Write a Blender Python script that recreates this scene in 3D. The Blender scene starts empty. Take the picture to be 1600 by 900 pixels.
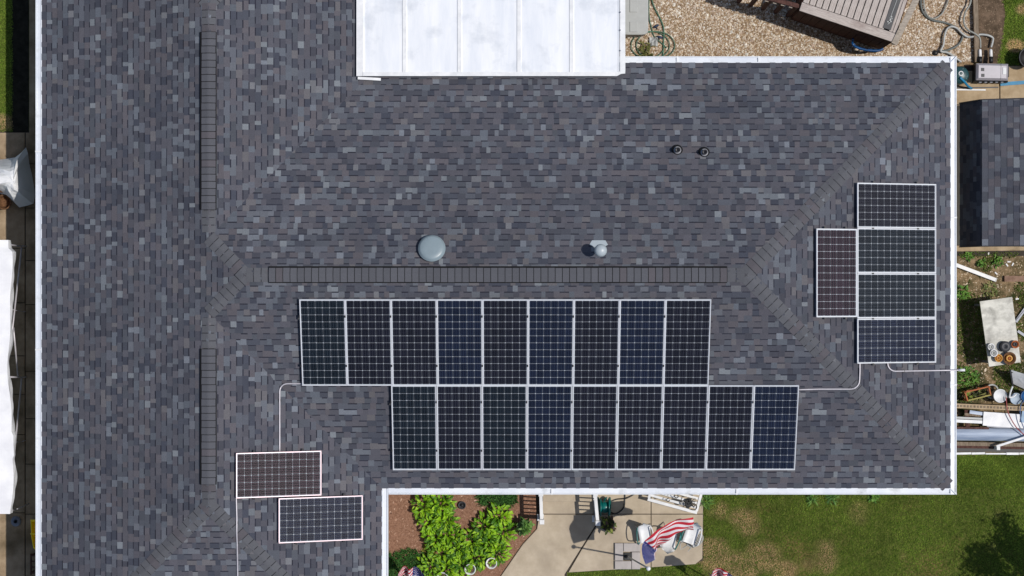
import bpy, math, random
import numpy as np
from mathutils import Vector, Matrix

# ------------------------------------------------------------------ camera, sky, sun, exposure
scene = bpy.context.scene
col = scene.collection
ZC, F = 47.6, 3090.0                     # drone height (m), focal length in photo pixels (1600 wide)
cam_data = bpy.data.cameras.new('camera')
cam_data.sensor_width = 36.0
cam_data.lens = 36.0 * F / 1600.0
cam_data.clip_end = 2000.0
cam = bpy.data.objects.new('camera', cam_data)
cam.location = (0, 0, ZC)
col.objects.link(cam)
scene.camera = cam

SUN_EL, SUN_AZ = 63.0, -3.0              # elevation; azimuth measured from +X towards +Y (degrees)
world = bpy.data.worlds.new('World'); scene.world = world; world.use_nodes = True
wn = world.node_tree.nodes; wl = world.node_tree.links
sky = wn.new('ShaderNodeTexSky'); sky.sky_type = 'NISHITA'; sky.sun_disc = False
sky.sun_elevation = math.radians(SUN_EL); sky.sun_rotation = math.radians(90 - SUN_AZ)
wl.new(sky.outputs[0], wn['Background'].inputs[0]); wn['Background'].inputs[1].default_value = 0.10
sd = bpy.data.lights.new('sun', 'SUN'); sd.energy = 3.6; sd.angle = math.radians(0.53); sd.color = (1.0, 0.955, 0.89)
sun = bpy.data.objects.new('sun', sd); col.objects.link(sun)
e, a = math.radians(SUN_EL), math.radians(SUN_AZ)
sdir = Vector((math.cos(e)*math.cos(a), math.cos(e)*math.sin(a), math.sin(e)))
sun.rotation_euler = sdir.to_track_quat('Z', 'Y').to_euler(); sun.location = (20, 0, 40)
vs = scene.view_settings
vs.view_transform = 'Standard'; vs.look = 'None'; vs.gamma = 1.0; vs.use_curve_mapping = False; vs.exposure = 0.0

# ------------------------------------------------------------------ helpers
rnd = random.Random(7)
def at(px, py, z=0.0):
    d = ZC - z
    return Vector(((px-800.0)*d/F, (450.0-py)*d/F, z))
def lin(c): return c/12.92 if c <= 0.04045 else ((c+0.055)/1.055)**2.4
def A(r, g, b, k=1.28): return tuple(lin(v/255.0)/k for v in (r, g, b))   # surface colour from its sunlit look

class MB:
    def __init__(s): s.v = []; s.f = []; s.c = []; s.m = []
    def face(s, pts, c=None, m=0):
        n = len(s.v); s.v.extend([tuple(p) for p in pts]); s.f.append(tuple(range(n, n+len(pts)))); s.c.append(c or (1, 1, 1)); s.m.append(m)
        return s
    def raw(s, vs_, fs, c=None, m=0):
        n = len(s.v); s.v.extend([tuple(p) for p in vs_])
        for q in fs: s.f.append(tuple(i+n for i in q)); s.c.append(c or (1, 1, 1)); s.m.append(m)
        return s
    def prism(s, poly, z0, z1, c=None, m=0):
        """poly: list of (x,y) counter-clockwise"""
        ar = sum(poly[i][0]*poly[(i+1) % len(poly)][1]-poly[(i+1) % len(poly)][0]*poly[i][1] for i in range(len(poly)))
        if ar < 0: poly = poly[::-1]
        n = len(poly)
        vs_ = [(p[0], p[1], z0) for p in poly]+[(p[0], p[1], z1) for p in poly]
        fs = [tuple(range(n-1, -1, -1)), tuple(range(n, 2*n))]+[(i, (i+1) % n, (i+1) % n+n, i+n) for i in range(n)]
        return s.raw(vs_, fs, c, m)
    def box(s, cx, cy, cz, sx, sy, sz, rz=0.0, c=None, m=0, bev=0.0):
        """centre / full sizes; a small top bevel keeps edges from looking razor sharp"""
        ca, sa = math.cos(rz), math.sin(rz)
        def T(x, y, z): return (cx+x*ca-y*sa, cy+x*sa+y*ca, cz+z)
        hx, hy, hz = sx/2, sy/2, sz/2
        if bev > 0:
            b = min(bev, hx*.9, hy*.9, hz*.9)
            lv = [(hx, hy, -hz), (hx, hy, hz-b), (hx-b, hy-b, hz)]
            vs_ = []
            for (x, y, z) in lv: vs_ += [T(-x, -y, z), T(x, -y, z), T(x, y, z), T(-x, y, z)]
            fs = [(3, 2, 1, 0), (8, 9, 10, 11)]
            for k in (0, 4): fs += [(k+i, k+(i+1) % 4, k+4+(i+1) % 4, k+4+i) for i in range(4)]
            return s.raw(vs_, fs, c, m)
        vs_ = [T(x, y, z) for z in (-hz, hz) for x, y in ((-hx, -hy), (hx, -hy), (hx, hy), (-hx, hy))]
        return s.raw(vs_, [(3, 2, 1, 0), (4, 5, 6, 7), (0, 1, 5, 4), (1, 2, 6, 5), (2, 3, 7, 6), (3, 0, 4, 7)], c, m)
    def bar(s, p, q, w, h, c=None, m=0):
        p, q = Vector(p), Vector(q); d = (q-p).normalized()
        up = Vector((0, 0, 1)) if abs(d.z) < .95 else Vector((1, 0, 0))
        x = d.cross(up).normalized(); y = x.cross(d).normalized()
        vs_ = []
        for o in (p, q): vs_ += [o-x*w/2-y*h/2, o+x*w/2-y*h/2, o+x*w/2+y*h/2, o-x*w/2+y*h/2]
        return s.raw(vs_, [(3, 2, 1, 0), (4, 5, 6, 7), (0, 1, 5, 4), (1, 2, 6, 5), (2, 3, 7, 6), (3, 0, 4, 7)], c, m)
    def tube(s, pts, r, n=8, c=None, m=0, closed=False):
        pts = [Vector(p) for p in pts]; N = len(pts); vs_ = []; fs = []
        for i, p in enumerate(pts):
            d = (pts[(i+1) % N]-pts[i-1]) if closed else (pts[min(i+1, N-1)]-pts[max(i-1, 0)])
            d.normalize()
            up = Vector((0, 0, 1)) if abs(d.z) < .9 else Vector((1, 0, 0))
            x = d.cross(up).normalized(); y = x.cross(d)
            rr = r[i] if isinstance(r, (list, tuple)) else r
            for k in range(n):
                t = 2*math.pi*k/n; vs_.append(p+x*(rr*math.cos(t))+y*(rr*math.sin(t)))
        for i in range(N if closed else N-1):
            j = (i+1) % N
            fs += [(i*n+k, i*n+(k+1) % n, j*n+(k+1) % n, j*n+k) for k in range(n)]
        if not closed: fs += [tuple(range(n-1, -1, -1)), tuple(range((N-1)*n, N*n))]
        return s.raw(vs_, fs, c, m)
    def lathe(s, o, prof, n=24, c=None, m=0, axis=None):
        """prof: (radius, height) bottom to top"""
        o = Vector(o); vs_ = []; fs = []
        ax = Vector(axis).normalized() if axis else Vector((0, 0, 1))
        q = Vector((0, 0, 1)).rotation_difference(ax)
        for (r, z) in prof:
            for k in range(n):
                t = 2*math.pi*k/n; vs_.append(o+q @ Vector((r*math.cos(t), r*math.sin(t), z)))
        for i in range(len(prof)-1):
            fs += [(i*n+k, i*n+(k+1) % n, (i+1)*n+(k+1) % n, (i+1)*n+k) for k in range(n)]
        fs += [tuple(range(n-1, -1, -1)), tuple(range((len(prof)-1)*n, len(prof)*n))]
        return s.raw(vs_, fs, c, m)
    def mesh(s, name, mats, off=(0, 0, 0), smooth=False):
        me = bpy.data.meshes.new(name)
        ox, oy, oz = off
        me.from_pydata([(x-ox, y-oy, z-oz) for x, y, z in s.v], [], s.f)
        if not isinstance(mats, (list, tuple)): mats = [mats]
        for mt in mats: me.materials.append(mt)
        if len(mats) > 1: me.polygons.foreach_set('material_index', s.m)
        at_ = me.attributes.new('Col', 'FLOAT_COLOR', 'FACE')
        at_.data.foreach_set('color', np.array([(c[0], c[1], c[2], 1.0) for c in s.c], dtype=np.float32).ravel())
        if smooth: me.polygons.foreach_set('use_smooth', [True]*len(s.f))
        me.update()
        return me
    def build(s, name, mats, parent=None, smooth=False):
        off = parent['_w'] if parent is not None else (0, 0, 0)
        o = bpy.data.objects.new(name, s.mesh(name, mats, off, smooth)); col.objects.link(o)
        if parent is not None: o.parent = parent
        o['_w'] = tuple(off)
        return o
def tag(o, label, cat=None, group=None, kind=None):
    o['label'] = label
    if cat: o['category'] = cat
    if group: o['group'] = group
    if kind: o['kind'] = kind
    return o
def thing(name, label, cat, loc, group=None):
    o = bpy.data.objects.new(name, None); o.location = loc; o.empty_display_size = .2; col.objects.link(o)
    o['_w'] = tuple(loc)
    return tag(o, label, cat, group)
def structure(o): o['kind'] = 'structure'; return o
def catmull(pts, n=8):
    pts = [Vector(p) for p in pts]; out = []
    P = [pts[0]]+pts+[pts[-1]]
    for i in range(1, len(P)-2):
        a_, b, c_, d = P[i-1], P[i], P[i+1], P[i+2]
        for k in range(n):
            t = k/n
            out.append(.5*((2*b)+(c_-a_)*t+(2*a_-5*b+4*c_-d)*t*t+(3*b-a_-3*c_+d)*t**3))
    out.append(pts[-1]); return out

# ------------------------------------------------------------------ materials
def nodes(name, rough=.8, spec=.3, metal=0.0):
    m = bpy.data.materials.new(name); m.use_nodes = True
    b = m.node_tree.nodes['Principled BSDF']
    b.inputs['Roughness'].default_value = rough; b.inputs['Specular IOR Level'].default_value = spec; b.inputs['Metallic'].default_value = metal
    return m, m.node_tree.nodes, m.node_tree.links, b
def noise_mat(name, c1, c2, scale=5.0, rough=.8, spec=.25, metal=0.0, bump=0.0, bscale=40.0, detail=6.0, lo=.35, hi=.65, stretch=(1, 1, 1), c3=None, scale3=1.0, lo3=.5, hi3=.7, coat=0.0):
    m, N, L, b = nodes(name, rough, spec, metal)
    tc = N.new('ShaderNodeTexCoord'); mp = N.new('ShaderNodeMapping'); mp.inputs['Scale'].default_value = stretch
    L.new(tc.outputs['Object'], mp.inputs[0])
    nz = N.new('ShaderNodeTexNoise'); nz.inputs['Scale'].default_value = scale; nz.inputs['Detail'].default_value = detail; nz.inputs['Roughness'].default_value = .65
    L.new(mp.outputs[0], nz.inputs['Vector'])
    r = N.new('ShaderNodeValToRGB'); r.color_ramp.elements[0].position = lo; r.color_ramp.elements[1].position = hi
    r.color_ramp.elements[0].color = (*c1, 1); r.color_ramp.elements[1].color = (*c2, 1)
    L.new(nz.outputs[0], r.inputs[0]); out = r.outputs[0]
    if c3:
        n3 = N.new('ShaderNodeTexNoise'); n3.inputs['Scale'].default_value = scale3; n3.inputs['Detail'].default_value = 5; n3.inputs['Roughness'].default_value = .6
        L.new(tc.outputs['Object'], n3.inputs['Vector'])
        r3 = N.new('ShaderNodeMapRange'); r3.inputs[1].default_value = lo3; r3.inputs[2].default_value = hi3; L.new(n3.outputs[0], r3.inputs[0])
        mx = N.new('ShaderNodeMix'); mx.data_type = 'RGBA'; L.new(r3.outputs[0], mx.inputs[0]); L.new(out, mx.inputs[6]); mx.inputs[7].default_value = (*c3, 1); out = mx.outputs[2]
    L.new(out, b.inputs['Base Color'])
    if bump > 0:
        nb = N.new('ShaderNodeTexNoise'); nb.inputs['Scale'].default_value = bscale; nb.inputs['Detail'].default_value = 4
        L.new(mp.outputs[0], nb.inputs['Vector'])
        bp = N.new('ShaderNodeBump'); bp.inputs['Strength'].default_value = bump; bp.inputs['Distance'].default_value = .02
        L.new(nb.outputs[0], bp.inputs['Height']); L.new(bp.outputs[0], b.inputs['Normal'])
    if coat: b.inputs['Coat Weight'].default_value = coat
    return m
def attr_mat(name, rough=.9, spec=.15, nscale=30.0, namt=.25, bump=0.0, big=0.0, bigscale=.5, trans=0.0):
    """colour from each piece's own attribute with a little grain on top"""
    m, N, L, b = nodes(name, rough, spec)
    at_ = N.new('ShaderNodeAttribute'); at_.attribute_name = 'Col'
    tc = N.new('ShaderNodeTexCoord')
    nz = N.new('ShaderNodeTexNoise'); nz.inputs['Scale'].default_value = nscale; nz.inputs['Detail'].default_value = 6; nz.inputs['Roughness'].default_value = .7
    geo = N.new('ShaderNodeNewGeometry'); L.new(geo.outputs['Position'], nz.inputs['Vector'])
    mr = N.new('ShaderNodeMapRange'); mr.inputs[1].default_value = .3; mr.inputs[2].default_value = .7; mr.inputs[3].default_value = 1-namt; mr.inputs[4].default_value = 1+namt
    L.new(nz.outputs[0], mr.inputs[0])
    v = N.new('ShaderNodeVectorMath'); v.operation = 'SCALE'; L.new(at_.outputs['Color'], v.inputs[0]); L.new(mr.outputs[0], v.inputs['Scale'])
    out = v.outputs[0]
    if big > 0:
        n2 = N.new('ShaderNodeTexNoise'); n2.inputs['Scale'].default_value = bigscale; n2.inputs['Detail'].default_value = 3; L.new(geo.outputs['Position'], n2.inputs['Vector'])
        m2 = N.new('ShaderNodeMapRange'); m2.inputs[1].default_value = .3; m2.inputs[2].default_value = .7; m2.inputs[3].default_value = 1-big; m2.inputs[4].default_value = 1+big; L.new(n2.outputs[0], m2.inputs[0])
        v2 = N.new('ShaderNodeVectorMath'); v2.operation = 'SCALE'; L.new(out, v2.inputs[0]); L.new(m2.outputs[0], v2.inputs['Scale']); out = v2.outputs[0]
    L.new(out, b.inputs['Base Color'])
    if bump > 0:
        bp = N.new('ShaderNodeBump'); bp.inputs['Strength'].default_value = bump; bp.inputs['Distance'].default_value = .01
        L.new(nz.outputs[0], bp.inputs['Height']); L.new(bp.outputs[0], b.inputs['Normal'])
    if trans > 0:
        t = N.new('ShaderNodeBsdfTranslucent'); L.new(out, t.inputs[0]); mx = N.new('ShaderNodeMixShader'); mx.inputs[0].default_value = trans
        L.new(b.outputs[0], mx.inputs[1]); L.new(t.outputs[0], mx.inputs[2]); L.new(mx.outputs[0], N['Material Output'].inputs[0])
    return m
def plain(name, c, rough=.6, spec=.4, metal=0.0, var=.12, scale=6.0):
    return noise_mat(name, tuple(x*(1-var) for x in c), tuple(min(1, x*(1+var)) for x in c), scale, rough, spec, metal)

M = {}
M['shingle'] = attr_mat('asphalt shingle granules', .95, .12, 55, .22, .35, .07, .35)
M['cap'] = attr_mat('ridge cap granules', .95, .12, 60, .16, .3, .05, .6)
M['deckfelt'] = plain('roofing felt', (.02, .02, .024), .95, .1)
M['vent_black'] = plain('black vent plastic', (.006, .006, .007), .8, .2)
M['gutter'] = noise_mat('white gutter paint', A(222, 227, 236), A(243, 246, 250), 1.3, .45, .4, c3=A(182, 186, 190), scale3=2.6, lo3=.56, hi3=.82)
M['patio_white'] = noise_mat('weathered white aluminium', A(232, 236, 243), A(250, 251, 253), 1.6, .5, .35, stretch=(2.2, .35, 1), c3=A(200, 206, 215), scale3=1.6, lo3=.52, hi3=.82)
M['white'] = noise_mat('white paint', A(226, 227, 229), A(248, 248, 248), 4, .5, .4)
M['siding'] = plain('house siding', (.45, .43, .4), .7)
M['alu'] = plain('anodised frame', A(226, 228, 234), .35, .5, .1, .05)
M['backsheet'] = plain('panel backsheet', A(194, 202, 214), .6, .05, 0, .05)
M['black'] = plain('black plastic', (.012, .012, .013), .5, .4)
M['rail'] = plain('dark rail', (.03, .03, .033), .5, .4)
M['conduit'] = plain('conduit', A(205, 200, 206), .4, .5, .2)
M['vent_gray'] = plain('grey vent paint', A(140, 155, 162), .38, .5, .0, .04)
M['vent_light'] = plain('pale vent paint', A(176, 186, 192), .4, .5, .0, .04)
M['rubber'] = plain('black rubber', (.01, .01, .011), .6, .35)
M['pipe_gray'] = plain('grey pipe rim', A(150, 150, 155), .5)
M['concrete'] = noise_mat('broom finished concrete', A(184, 169, 147), A(204, 189, 167), 2.5, .9, .15, bump=.25, bscale=90, c3=A(163, 149, 131), scale3=.9, lo3=.45, hi3=.75)
M['paving'] = noise_mat('stained paving', A(150, 128, 102), A(182, 160, 132), 3, .9, .15, bump=.3, bscale=70, c3=A(98, 84, 62), scale3=1.1, lo3=.45, hi3=.72)
M['pad'] = noise_mat('beige pad concrete', A(170, 148, 118), A(197, 176, 146), 3, .9, .15, bump=.25, bscale=80, c3=A(120, 102, 80), scale3=2.0, lo3=.55, hi3=.8)
M['joint'] = plain('joint dirt', (.05, .042, .035), .95, .1)
M['paver'] = plain('grey paver', A(185, 178, 174), .9, .15, 0, .08)
M['lawn'] = noise_mat('lawn soil and thatch', A(72, 86, 34), A(106, 112, 56), 7, .95, .1, bump=.6, bscale=60, c3=A(130, 112, 72), scale3=.55, lo3=.55, hi3=.72)
M['soil'] = noise_mat('bare soil', A(86, 72, 58), A(126, 106, 88), 6, .95, .1, bump=.6, bscale=45, c3=A(60, 52, 40), scale3=1.6, lo3=.5, hi3=.7)
M['dirt'] = noise_mat('weedy dirt', A(98, 86, 62), A(160, 136, 106), 5, .95, .1, bump=.7, bscale=40, c3=A(58, 62, 34), scale3=1.3, lo3=.45, hi3=.6)
M['gravel_base'] = noise_mat('gravel fines', A(112, 90, 66), A(176, 150, 118), 28, .95, .1, bump=.5, bscale=60)
M['mulch_base'] = noise_mat('mulch fines', A(124, 90, 72), A(164, 126, 104), 30, .95, .1, bump=.6, bscale=60)
M['piece'] = attr_mat('loose pieces', .9, .2, 40, .18)
M['leafy'] = attr_mat('leaf', .55, .35, 14, .22, .0, .12, 1.2, trans=.18)
M['blade'] = attr_mat('grass blade', .7, .2, 5, .2, trans=.2)
M['wood'] = noise_mat('weathered deck wood', A(170, 158, 152), A(212, 202, 194), 4, .8, .2, stretch=(14, 1.2, 1), bump=.3, bscale=20, c3=A(138, 118, 112), scale3=1.4, lo3=.52, hi3=.8)
M['wood_dark'] = noise_mat('reddish dark wood', A(70, 45, 40), A(104, 74, 66), 5, .8, .2, stretch=(3, 3, 3), bump=.3, bscale=25)
M['wood_pale'] = noise_mat('pale grey wood', A(150, 140, 128), A(190, 178, 164), 5, .8, .2, stretch=(2, 8, 2), bump=.2, bscale=30)
M['timber'] = noise_mat('old timber', A(112, 98, 82), A(156, 140, 122), 5, .85, .2, stretch=(9, 1, 2), bump=.3, bscale=30)
M['hose_grey'] = plain('grey ribbed hose', A(150, 152, 146), .5, .4)
M['hose_dark'] = plain('dark grey hose', A(100, 106, 104), .5, .4)
M['hose_green'] = plain('green hose', A(70, 116, 92), .4, .5)
M['hose_black'] = plain('black hose', (.015, .014, .014), .4, .5)
M['teal'] = plain('teal plastic', A(36, 74, 78), .4, .5)
M['teal2'] = plain('bright teal plastic', A(0, 108, 104), .35, .5)
M['blue'] = plain('blue plastic', A(10, 74, 130), .35, .5)
M['cyan'] = plain('bright blue strap', A(24, 128, 172), .5, .4)
M['red'] = plain('red plastic', A(150, 30, 38), .4, .5)
M['pump'] = plain('pump housing', A(168, 164, 172), .35, .5, .1, .05)
M['dgray'] = plain('dark grey plastic', A(62, 62, 66), .5, .4)
M['mgray'] = plain('mid grey metal', A(118, 122, 134), .4, .5, .2)
M['lgray'] = plain('light grey plastic', A(180, 182, 180), .45, .4, 0, .05)
M['yellow'] = plain('yellow plastic', A(226, 178, 20, .55), .4, .4)
M['olive'] = plain('olive yellow paint', A(150, 140, 60), .6)
M['tarp'] = noise_mat('white tarp', A(238, 240, 243), A(250, 250, 251), 2, .6, .3)
M['canopy'] = noise_mat('white canopy fabric', A(232, 232, 236), A(249, 249, 250), 2, .6, .3)
M['tabletop'] = noise_mat('stained white tabletop', A(206, 204, 194), A(226, 224, 214), 3, .5, .35, c3=A(118, 116, 110), scale3=2.7, lo3=.44, hi3=.74, stretch=(1, 3, 1))
M['brown'] = noise_mat('brown wicker', A(84, 58, 40), A(132, 96, 66), 22, .8, .2)
M['terracotta'] = plain('terracotta', A(176, 102, 62), .7, .3)
M['amber'] = plain('amber plastic', A(206, 148, 60), .4, .5)
M['steel'] = noise_mat('galvanised sheet', A(128, 144, 170), A(176, 188, 206), 2, .5, .4, .15, stretch=(.4, 5, 1))
M['cast'] = plain('dark cast iron', (.03, .03, .03), .6, .3)
M['flag_red'] = plain('flag red cloth', A(190, 44, 58), .75, .2, 0, .06)
M['flag_white'] = plain('flag white cloth', A(228, 222, 224), .75, .2, 0, .04)
M['flag_blue'] = plain('flag blue cloth', A(36, 46, 112), .75, .2, 0, .08)
M['bark'] = noise_mat('bark', (.05, .035, .025), (.12, .09, .065), 6, .9, .1, stretch=(4, 4, .6), bump=.5, bscale=12)

def cell_mat(name, c, line):
    """one silicon cell: dark, glossy, with fine busbar lines along its length"""
    m, N, L, b = nodes(name, .5, .05)
    tc = N.new('ShaderNodeTexCoord'); sp = N.new('ShaderNodeSeparateXYZ'); L.new(tc.outputs['Object'], sp.inputs[0])
    mu = N.new('ShaderNodeMath'); mu.operation = 'MULTIPLY'; mu.inputs[1].default_value = 3/.1532; L.new(sp.outputs[0], mu.inputs[0])
    ad = N.new('ShaderNodeMath'); ad.operation = 'ADD'; ad.inputs[1].default_value = 40.5; L.new(mu.outputs[0], ad.inputs[0])
    fr = N.new('ShaderNodeMath'); fr.operation = 'FRACT'; L.new(ad.outputs[0], fr.inputs[0])
    d = N.new('ShaderNodeMath'); d.operation = 'SUBTRACT'; d.inputs[1].default_value = .5; L.new(fr.outputs[0], d.inputs[0])
    ab = N.new('ShaderNodeMath'); ab.operation = 'ABSOLUTE'; L.new(d.outputs[0], ab.inputs[0])
    lt = N.new('ShaderNodeMath'); lt.operation = 'LESS_THAN'; lt.inputs[1].default_value = .16; L.new(ab.outputs[0], lt.inputs[0])
    mx = N.new('ShaderNodeMix'); mx.data_type = 'RGBA'; L.new(lt.outputs[0], mx.inputs[0]); mx.inputs[6].default_value = (*c, 1); mx.inputs[7].default_value = (*line, 1)
    oi = N.new('ShaderNodeObjectInfo'); mr = N.new('ShaderNodeMapRange'); mr.inputs[3].default_value = .8; mr.inputs[4].default_value = 1.2; L.new(oi.outputs['Random'], mr.inputs[0])
    v = N.new('ShaderNodeVectorMath'); v.operation = 'SCALE'; L.new(mx.outputs[2], v.inputs[0]); L.new(mr.outputs[0], v.inputs['Scale'])
    L.new(v.outputs[0], b.inputs['Base Color'])
    return m
CELL = [cell_mat('cell black', (.0050, .0055, .0105), (.019, .020, .031)),
        cell_mat('cell navy', (.0045, .0070, .0190), (.015, .022, .044)),
        cell_mat('cell green black', (.0042, .0070, .0115), (.016, .023, .032)),
        cell_mat('cell plum black', (.0085, .0060, .0110), (.050, .030, .042))]
def glass_mat():
    m, N, L, b = nodes('panel glass')
    N.remove(b)
    tr = N.new('ShaderNodeBsdfTransparent'); gl = N.new('ShaderNodeBsdfGlossy'); gl.inputs['Roughness'].default_value = .012
    fr = N.new('ShaderNodeFresnel'); fr.inputs[0].default_value = 1.28; mx = N.new('ShaderNodeMixShader')
    L.new(fr.outputs[0], mx.inputs[0]); L.new(tr.outputs[0], mx.inputs[1]); L.new(gl.outputs[0], mx.inputs[2]); L.new(mx.outputs[0], N['Material Output'].inputs[0])
    return m
M['glass'] = glass_mat()

# ------------------------------------------------------------------ ground sheets
def rect_px(x0, y0, x1, y1, z=0.0):
    p = at(x0, y0, z); q = at(x1, y1, z); return [(p.x, q.y), (q.x, q.y), (q.x, p.y), (p.x, p.y)]
def poly_px(pts, z=0.0): return [tuple(at(x, y, z)[:2]) for x, y in pts]
def sheet(name, poly, z, mat):
    mb = MB(); mb.prism(poly, z-.05, z, None); return structure(mb.build(name, mat))
g = MB(); g.face([(-600, -600, 0), (600, -600, 0), (600, 600, 0), (-600, 600, 0)])
structure(g.build('ground', M['lawn']))
sheet('gravel_yard', rect_px(560, -120, 1521, 105), .012, M['gravel_base'])
sheet('mulch_bed', poly_px([(560, 700), (850, 700), (845, 780), (840, 826), (818, 850), (800, 876), (778, 908), (770, 960), (560, 960)]), .012, M['mulch_base'])
sheet('soil_strip', poly_px([(1527, -60), (1562, -60), (1570, 20), (1568, 60), (1560, 110), (1527, 112)]), .012, M['soil'])
sheet('dirt_patch', poly_px([(1480, 380), (1640, 380), (1640, 713), (1480, 713)]), .008, M['dirt'])
sheet('soil_border', poly_px([(46, -200), (120, -200), (120, 215), (46, 215)]), .016, M['paving'])
sheet('shade_dark_soil', poly_px([(18, -200), (45, -200), (45, 206), (18, 206)]), .012, plain('soil with deep shade', (.02, .018, .013), .95, .1, 0, .4))  # near-black colour holds the house's deep shade over dark soil

# concrete walk and patio, cast in slabs with open joints
patio = sheet('concrete_patio', poly_px([(838, 690), (1099, 690), (1099, 875), (1088, 881), (886, 895), (880, 960), (768, 960), (776, 908), (798, 876), (816, 850), (838, 826)]), .02, M['joint'])
def slab(poly, z, mat, parent, name='slab', base=0.0):
    # chamfered slab
    cx = sum(p[0] for p in poly)/len(poly); cy = sum(p[1] for p in poly)/len(poly)
    mb = MB()
    ar = sum(poly[i][0]*poly[(i+1) % len(poly)][1]-poly[(i+1) % len(poly)][0]*poly[i][1] for i in range(len(poly)))
    if ar < 0: poly = poly[::-1]
    n = len(poly); t = []
    for p in poly:
        d = Vector((cx-p[0], cy-p[1])); l = d.length; t.append((p[0]+d.x/l*.012, p[1]+d.y/l*.012))
    vs_ = [(p[0], p[1], base) for p in poly]+[(p[0], p[1], z-.008) for p in poly]+[(p[0], p[1], z) for p in t]
    fs = [tuple(range(2*n, 3*n))]
    for k in (0, n): fs += [(k+i, k+(i+1) % n, k+n+(i+1) % n, k+n+i) for i in range(n)]
    mb.raw(vs_, fs); return mb.build(name, mat, parent)
J = .55
slab(poly_px([(843, 690), (928, 690), (928, 803-J), (843, 803-J)]), .05, M['concrete'], patio)
slab(poly_px([(843, 803+J), (929, 803+J), (931, 819), (907, 857), (882, 897), (878, 960), (770, 960), (777, 908), (799, 876), (817, 850), (839, 826)]), .05, M['concrete'], patio)
slab(poly_px([(930, 690), (1017-J, 690), (1017-J, 803-J), (930, 803-J)]), .05, M['concrete'], patio)
slab(poly_px([(1017+J, 690), (1098, 690), (1098, 803-J), (1017+J, 803-J)]), .05, M['concrete'], patio)
slab(poly_px([(931, 803+J), (1017-J, 803+J), (1017-J, 886), (888, 894), (909, 858), (933, 820)]), .05, M['concrete'], patio)
slab(poly_px([(1017+J, 803+J), (1098, 803+J), (1097, 872), (1086, 881), (1017+J, 886)]), .05, M['concrete'], patio)
# entry landing: one low step up to the door
slab(poly_px([(848, 700), (927, 700), (927, 783), (848, 783)]), .11, M['concrete'], patio, base=.045)

# side path by the left wall
path = sheet('side_path', poly_px([(-120, 205), (120, 205), (120, 1010), (-120, 1010)]), .012, M['joint'])
c1 = [207, 300, 388, 473, 556, 616, 679, 801, 905, 1000]; c2 = [207, 256, 325, 407, 476, 580, 654, 725, 803, 900, 1000]
for i in range(len(c1)-1): slab(poly_px([(-118, c1[i]+.5), (39.3, c1[i]+.5), (39.3, c1[i+1]-.5), (-118, c1[i+1]-.5)]), .045+rnd.uniform(-.004, .004), M['paving'], path)
for i in range(len(c2)-1): slab(poly_px([(40.8, c2[i]+.5), (118, c2[i]+.5), (118, c2[i+1]-.5), (40.8, c2[i+1]-.5)]), .045+rnd.uniform(-.004, .004), M['paving'], path)
# beige pad beside the pump and under the shed
pad = sheet('equipment_pad', poly_px([(1480, 104), (1640, 100), (1640, 400), (1480, 400)]), .02, M['joint'])
slab(poly_px([(1480, 112), (1560.5, 110), (1560.5, 160), (1480, 164)]), .06, M['pad'], pad)
slab(poly_px([(1562, 104), (1640, 102), (1640, 160), (1562, 160)]), .06, M['pad'], pad)
slab(poly_px([(1480, 164.5), (1640, 161), (1640, 391), (1480, 393)]), .06, M['pad'], pad)

# ------------------------------------------------------------------ house: hip roof from its eave planes
ZE = 2.70
XL, XR, YB, YT = -10.68, 9.956, -4.55, 5.12
XW, YH1, YH2 = -2.95, -8.80, 10.28
PI3 = 1/3.0; PW = .357
# plane: (origin xy, along-eave dir, upslope dir, pitch)
PL = {'L': ((XL, 0), (0, 1), (1, 0), PI3), 'R': ((XR, 0), (0, 1), (-1, 0), PI3), 'T': ((0, YT), (1, 0), (0, -1), PI3), 'B': ((0, YB), (1, 0), (0, 1), PI3),
      'W': ((XW, 0), (0, 1), (-1, 0), PW), 'H': ((0, YH1), (1, 0), (0, 1), PI3), 'K': ((0, YH2), (1, 0), (0, -1), PI3)}
def hz(p, x, y):
    o, t, u, k = PL[p]; return k*((x-o[0])*u[0]+(y-o[1])*u[1])
MS, WS = 'LRTB', 'LWHK'
def hM(x, y): return min(hz(p, x, y) for p in MS)
def hW(x, y): return min(hz(p, x, y) for p in WS)
def roofz(x, y): return ZE+max(hM(x, y), hW(x, y))
def clip(poly, f):
    out = []; n = len(poly)
    for i in range(n):
        p, q = poly[i], poly[(i+1) % n]; fp, fq = f(*p), f(*q)
        if fp >= 0: out.append(p)
        if (fp >= 0) != (fq >= 0):
            t = fp/(fp-fq); out.append((p[0]+(q[0]-p[0])*t, p[1]+(q[1]-p[1])*t))
    return out
def clip_set(poly, p, st):
    for q in st:
        if q != p and len(poly) > 2: poly = clip(poly, lambda x, y, q=q: hz(q, x, y)-hz(p, x, y))
    if len(poly) > 2: poly = clip(poly, lambda x, y: hz(p, x, y)+1e-6)
    return poly

house = thing('house', 'single-storey house with a dark grey shingled hip roof and white gutters', 'house', ((XL+XR)/2, (YB+YT)/2, 0))
w = MB(); IN = .42
w.prism([(XL+IN, YH1+IN), (XW-IN, YH1+IN), (XW-IN, YB+IN), (XR-IN, YB+IN), (XR-IN, YT-IN), (XW-IN, YT-IN), (XW-IN, YH2-IN), (XL+IN, YH2-IN)], 0, ZE-.02)
w.build('wall', M['siding'], house)
rf = MB(); BIG = [(-30, -30), (30, -30), (30, 30), (-30, 30)]
for st, dz in ((MS, -.004), (WS, 0)):
    for p in st:
        pl = clip_set(list(BIG), p, st)
        if len(pl) > 2: rf.face([(x, y, ZE+hz(p, x, y)+dz-.001) for x, y in pl])
roof = rf.build('roof', M['deckfelt'], house)

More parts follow.
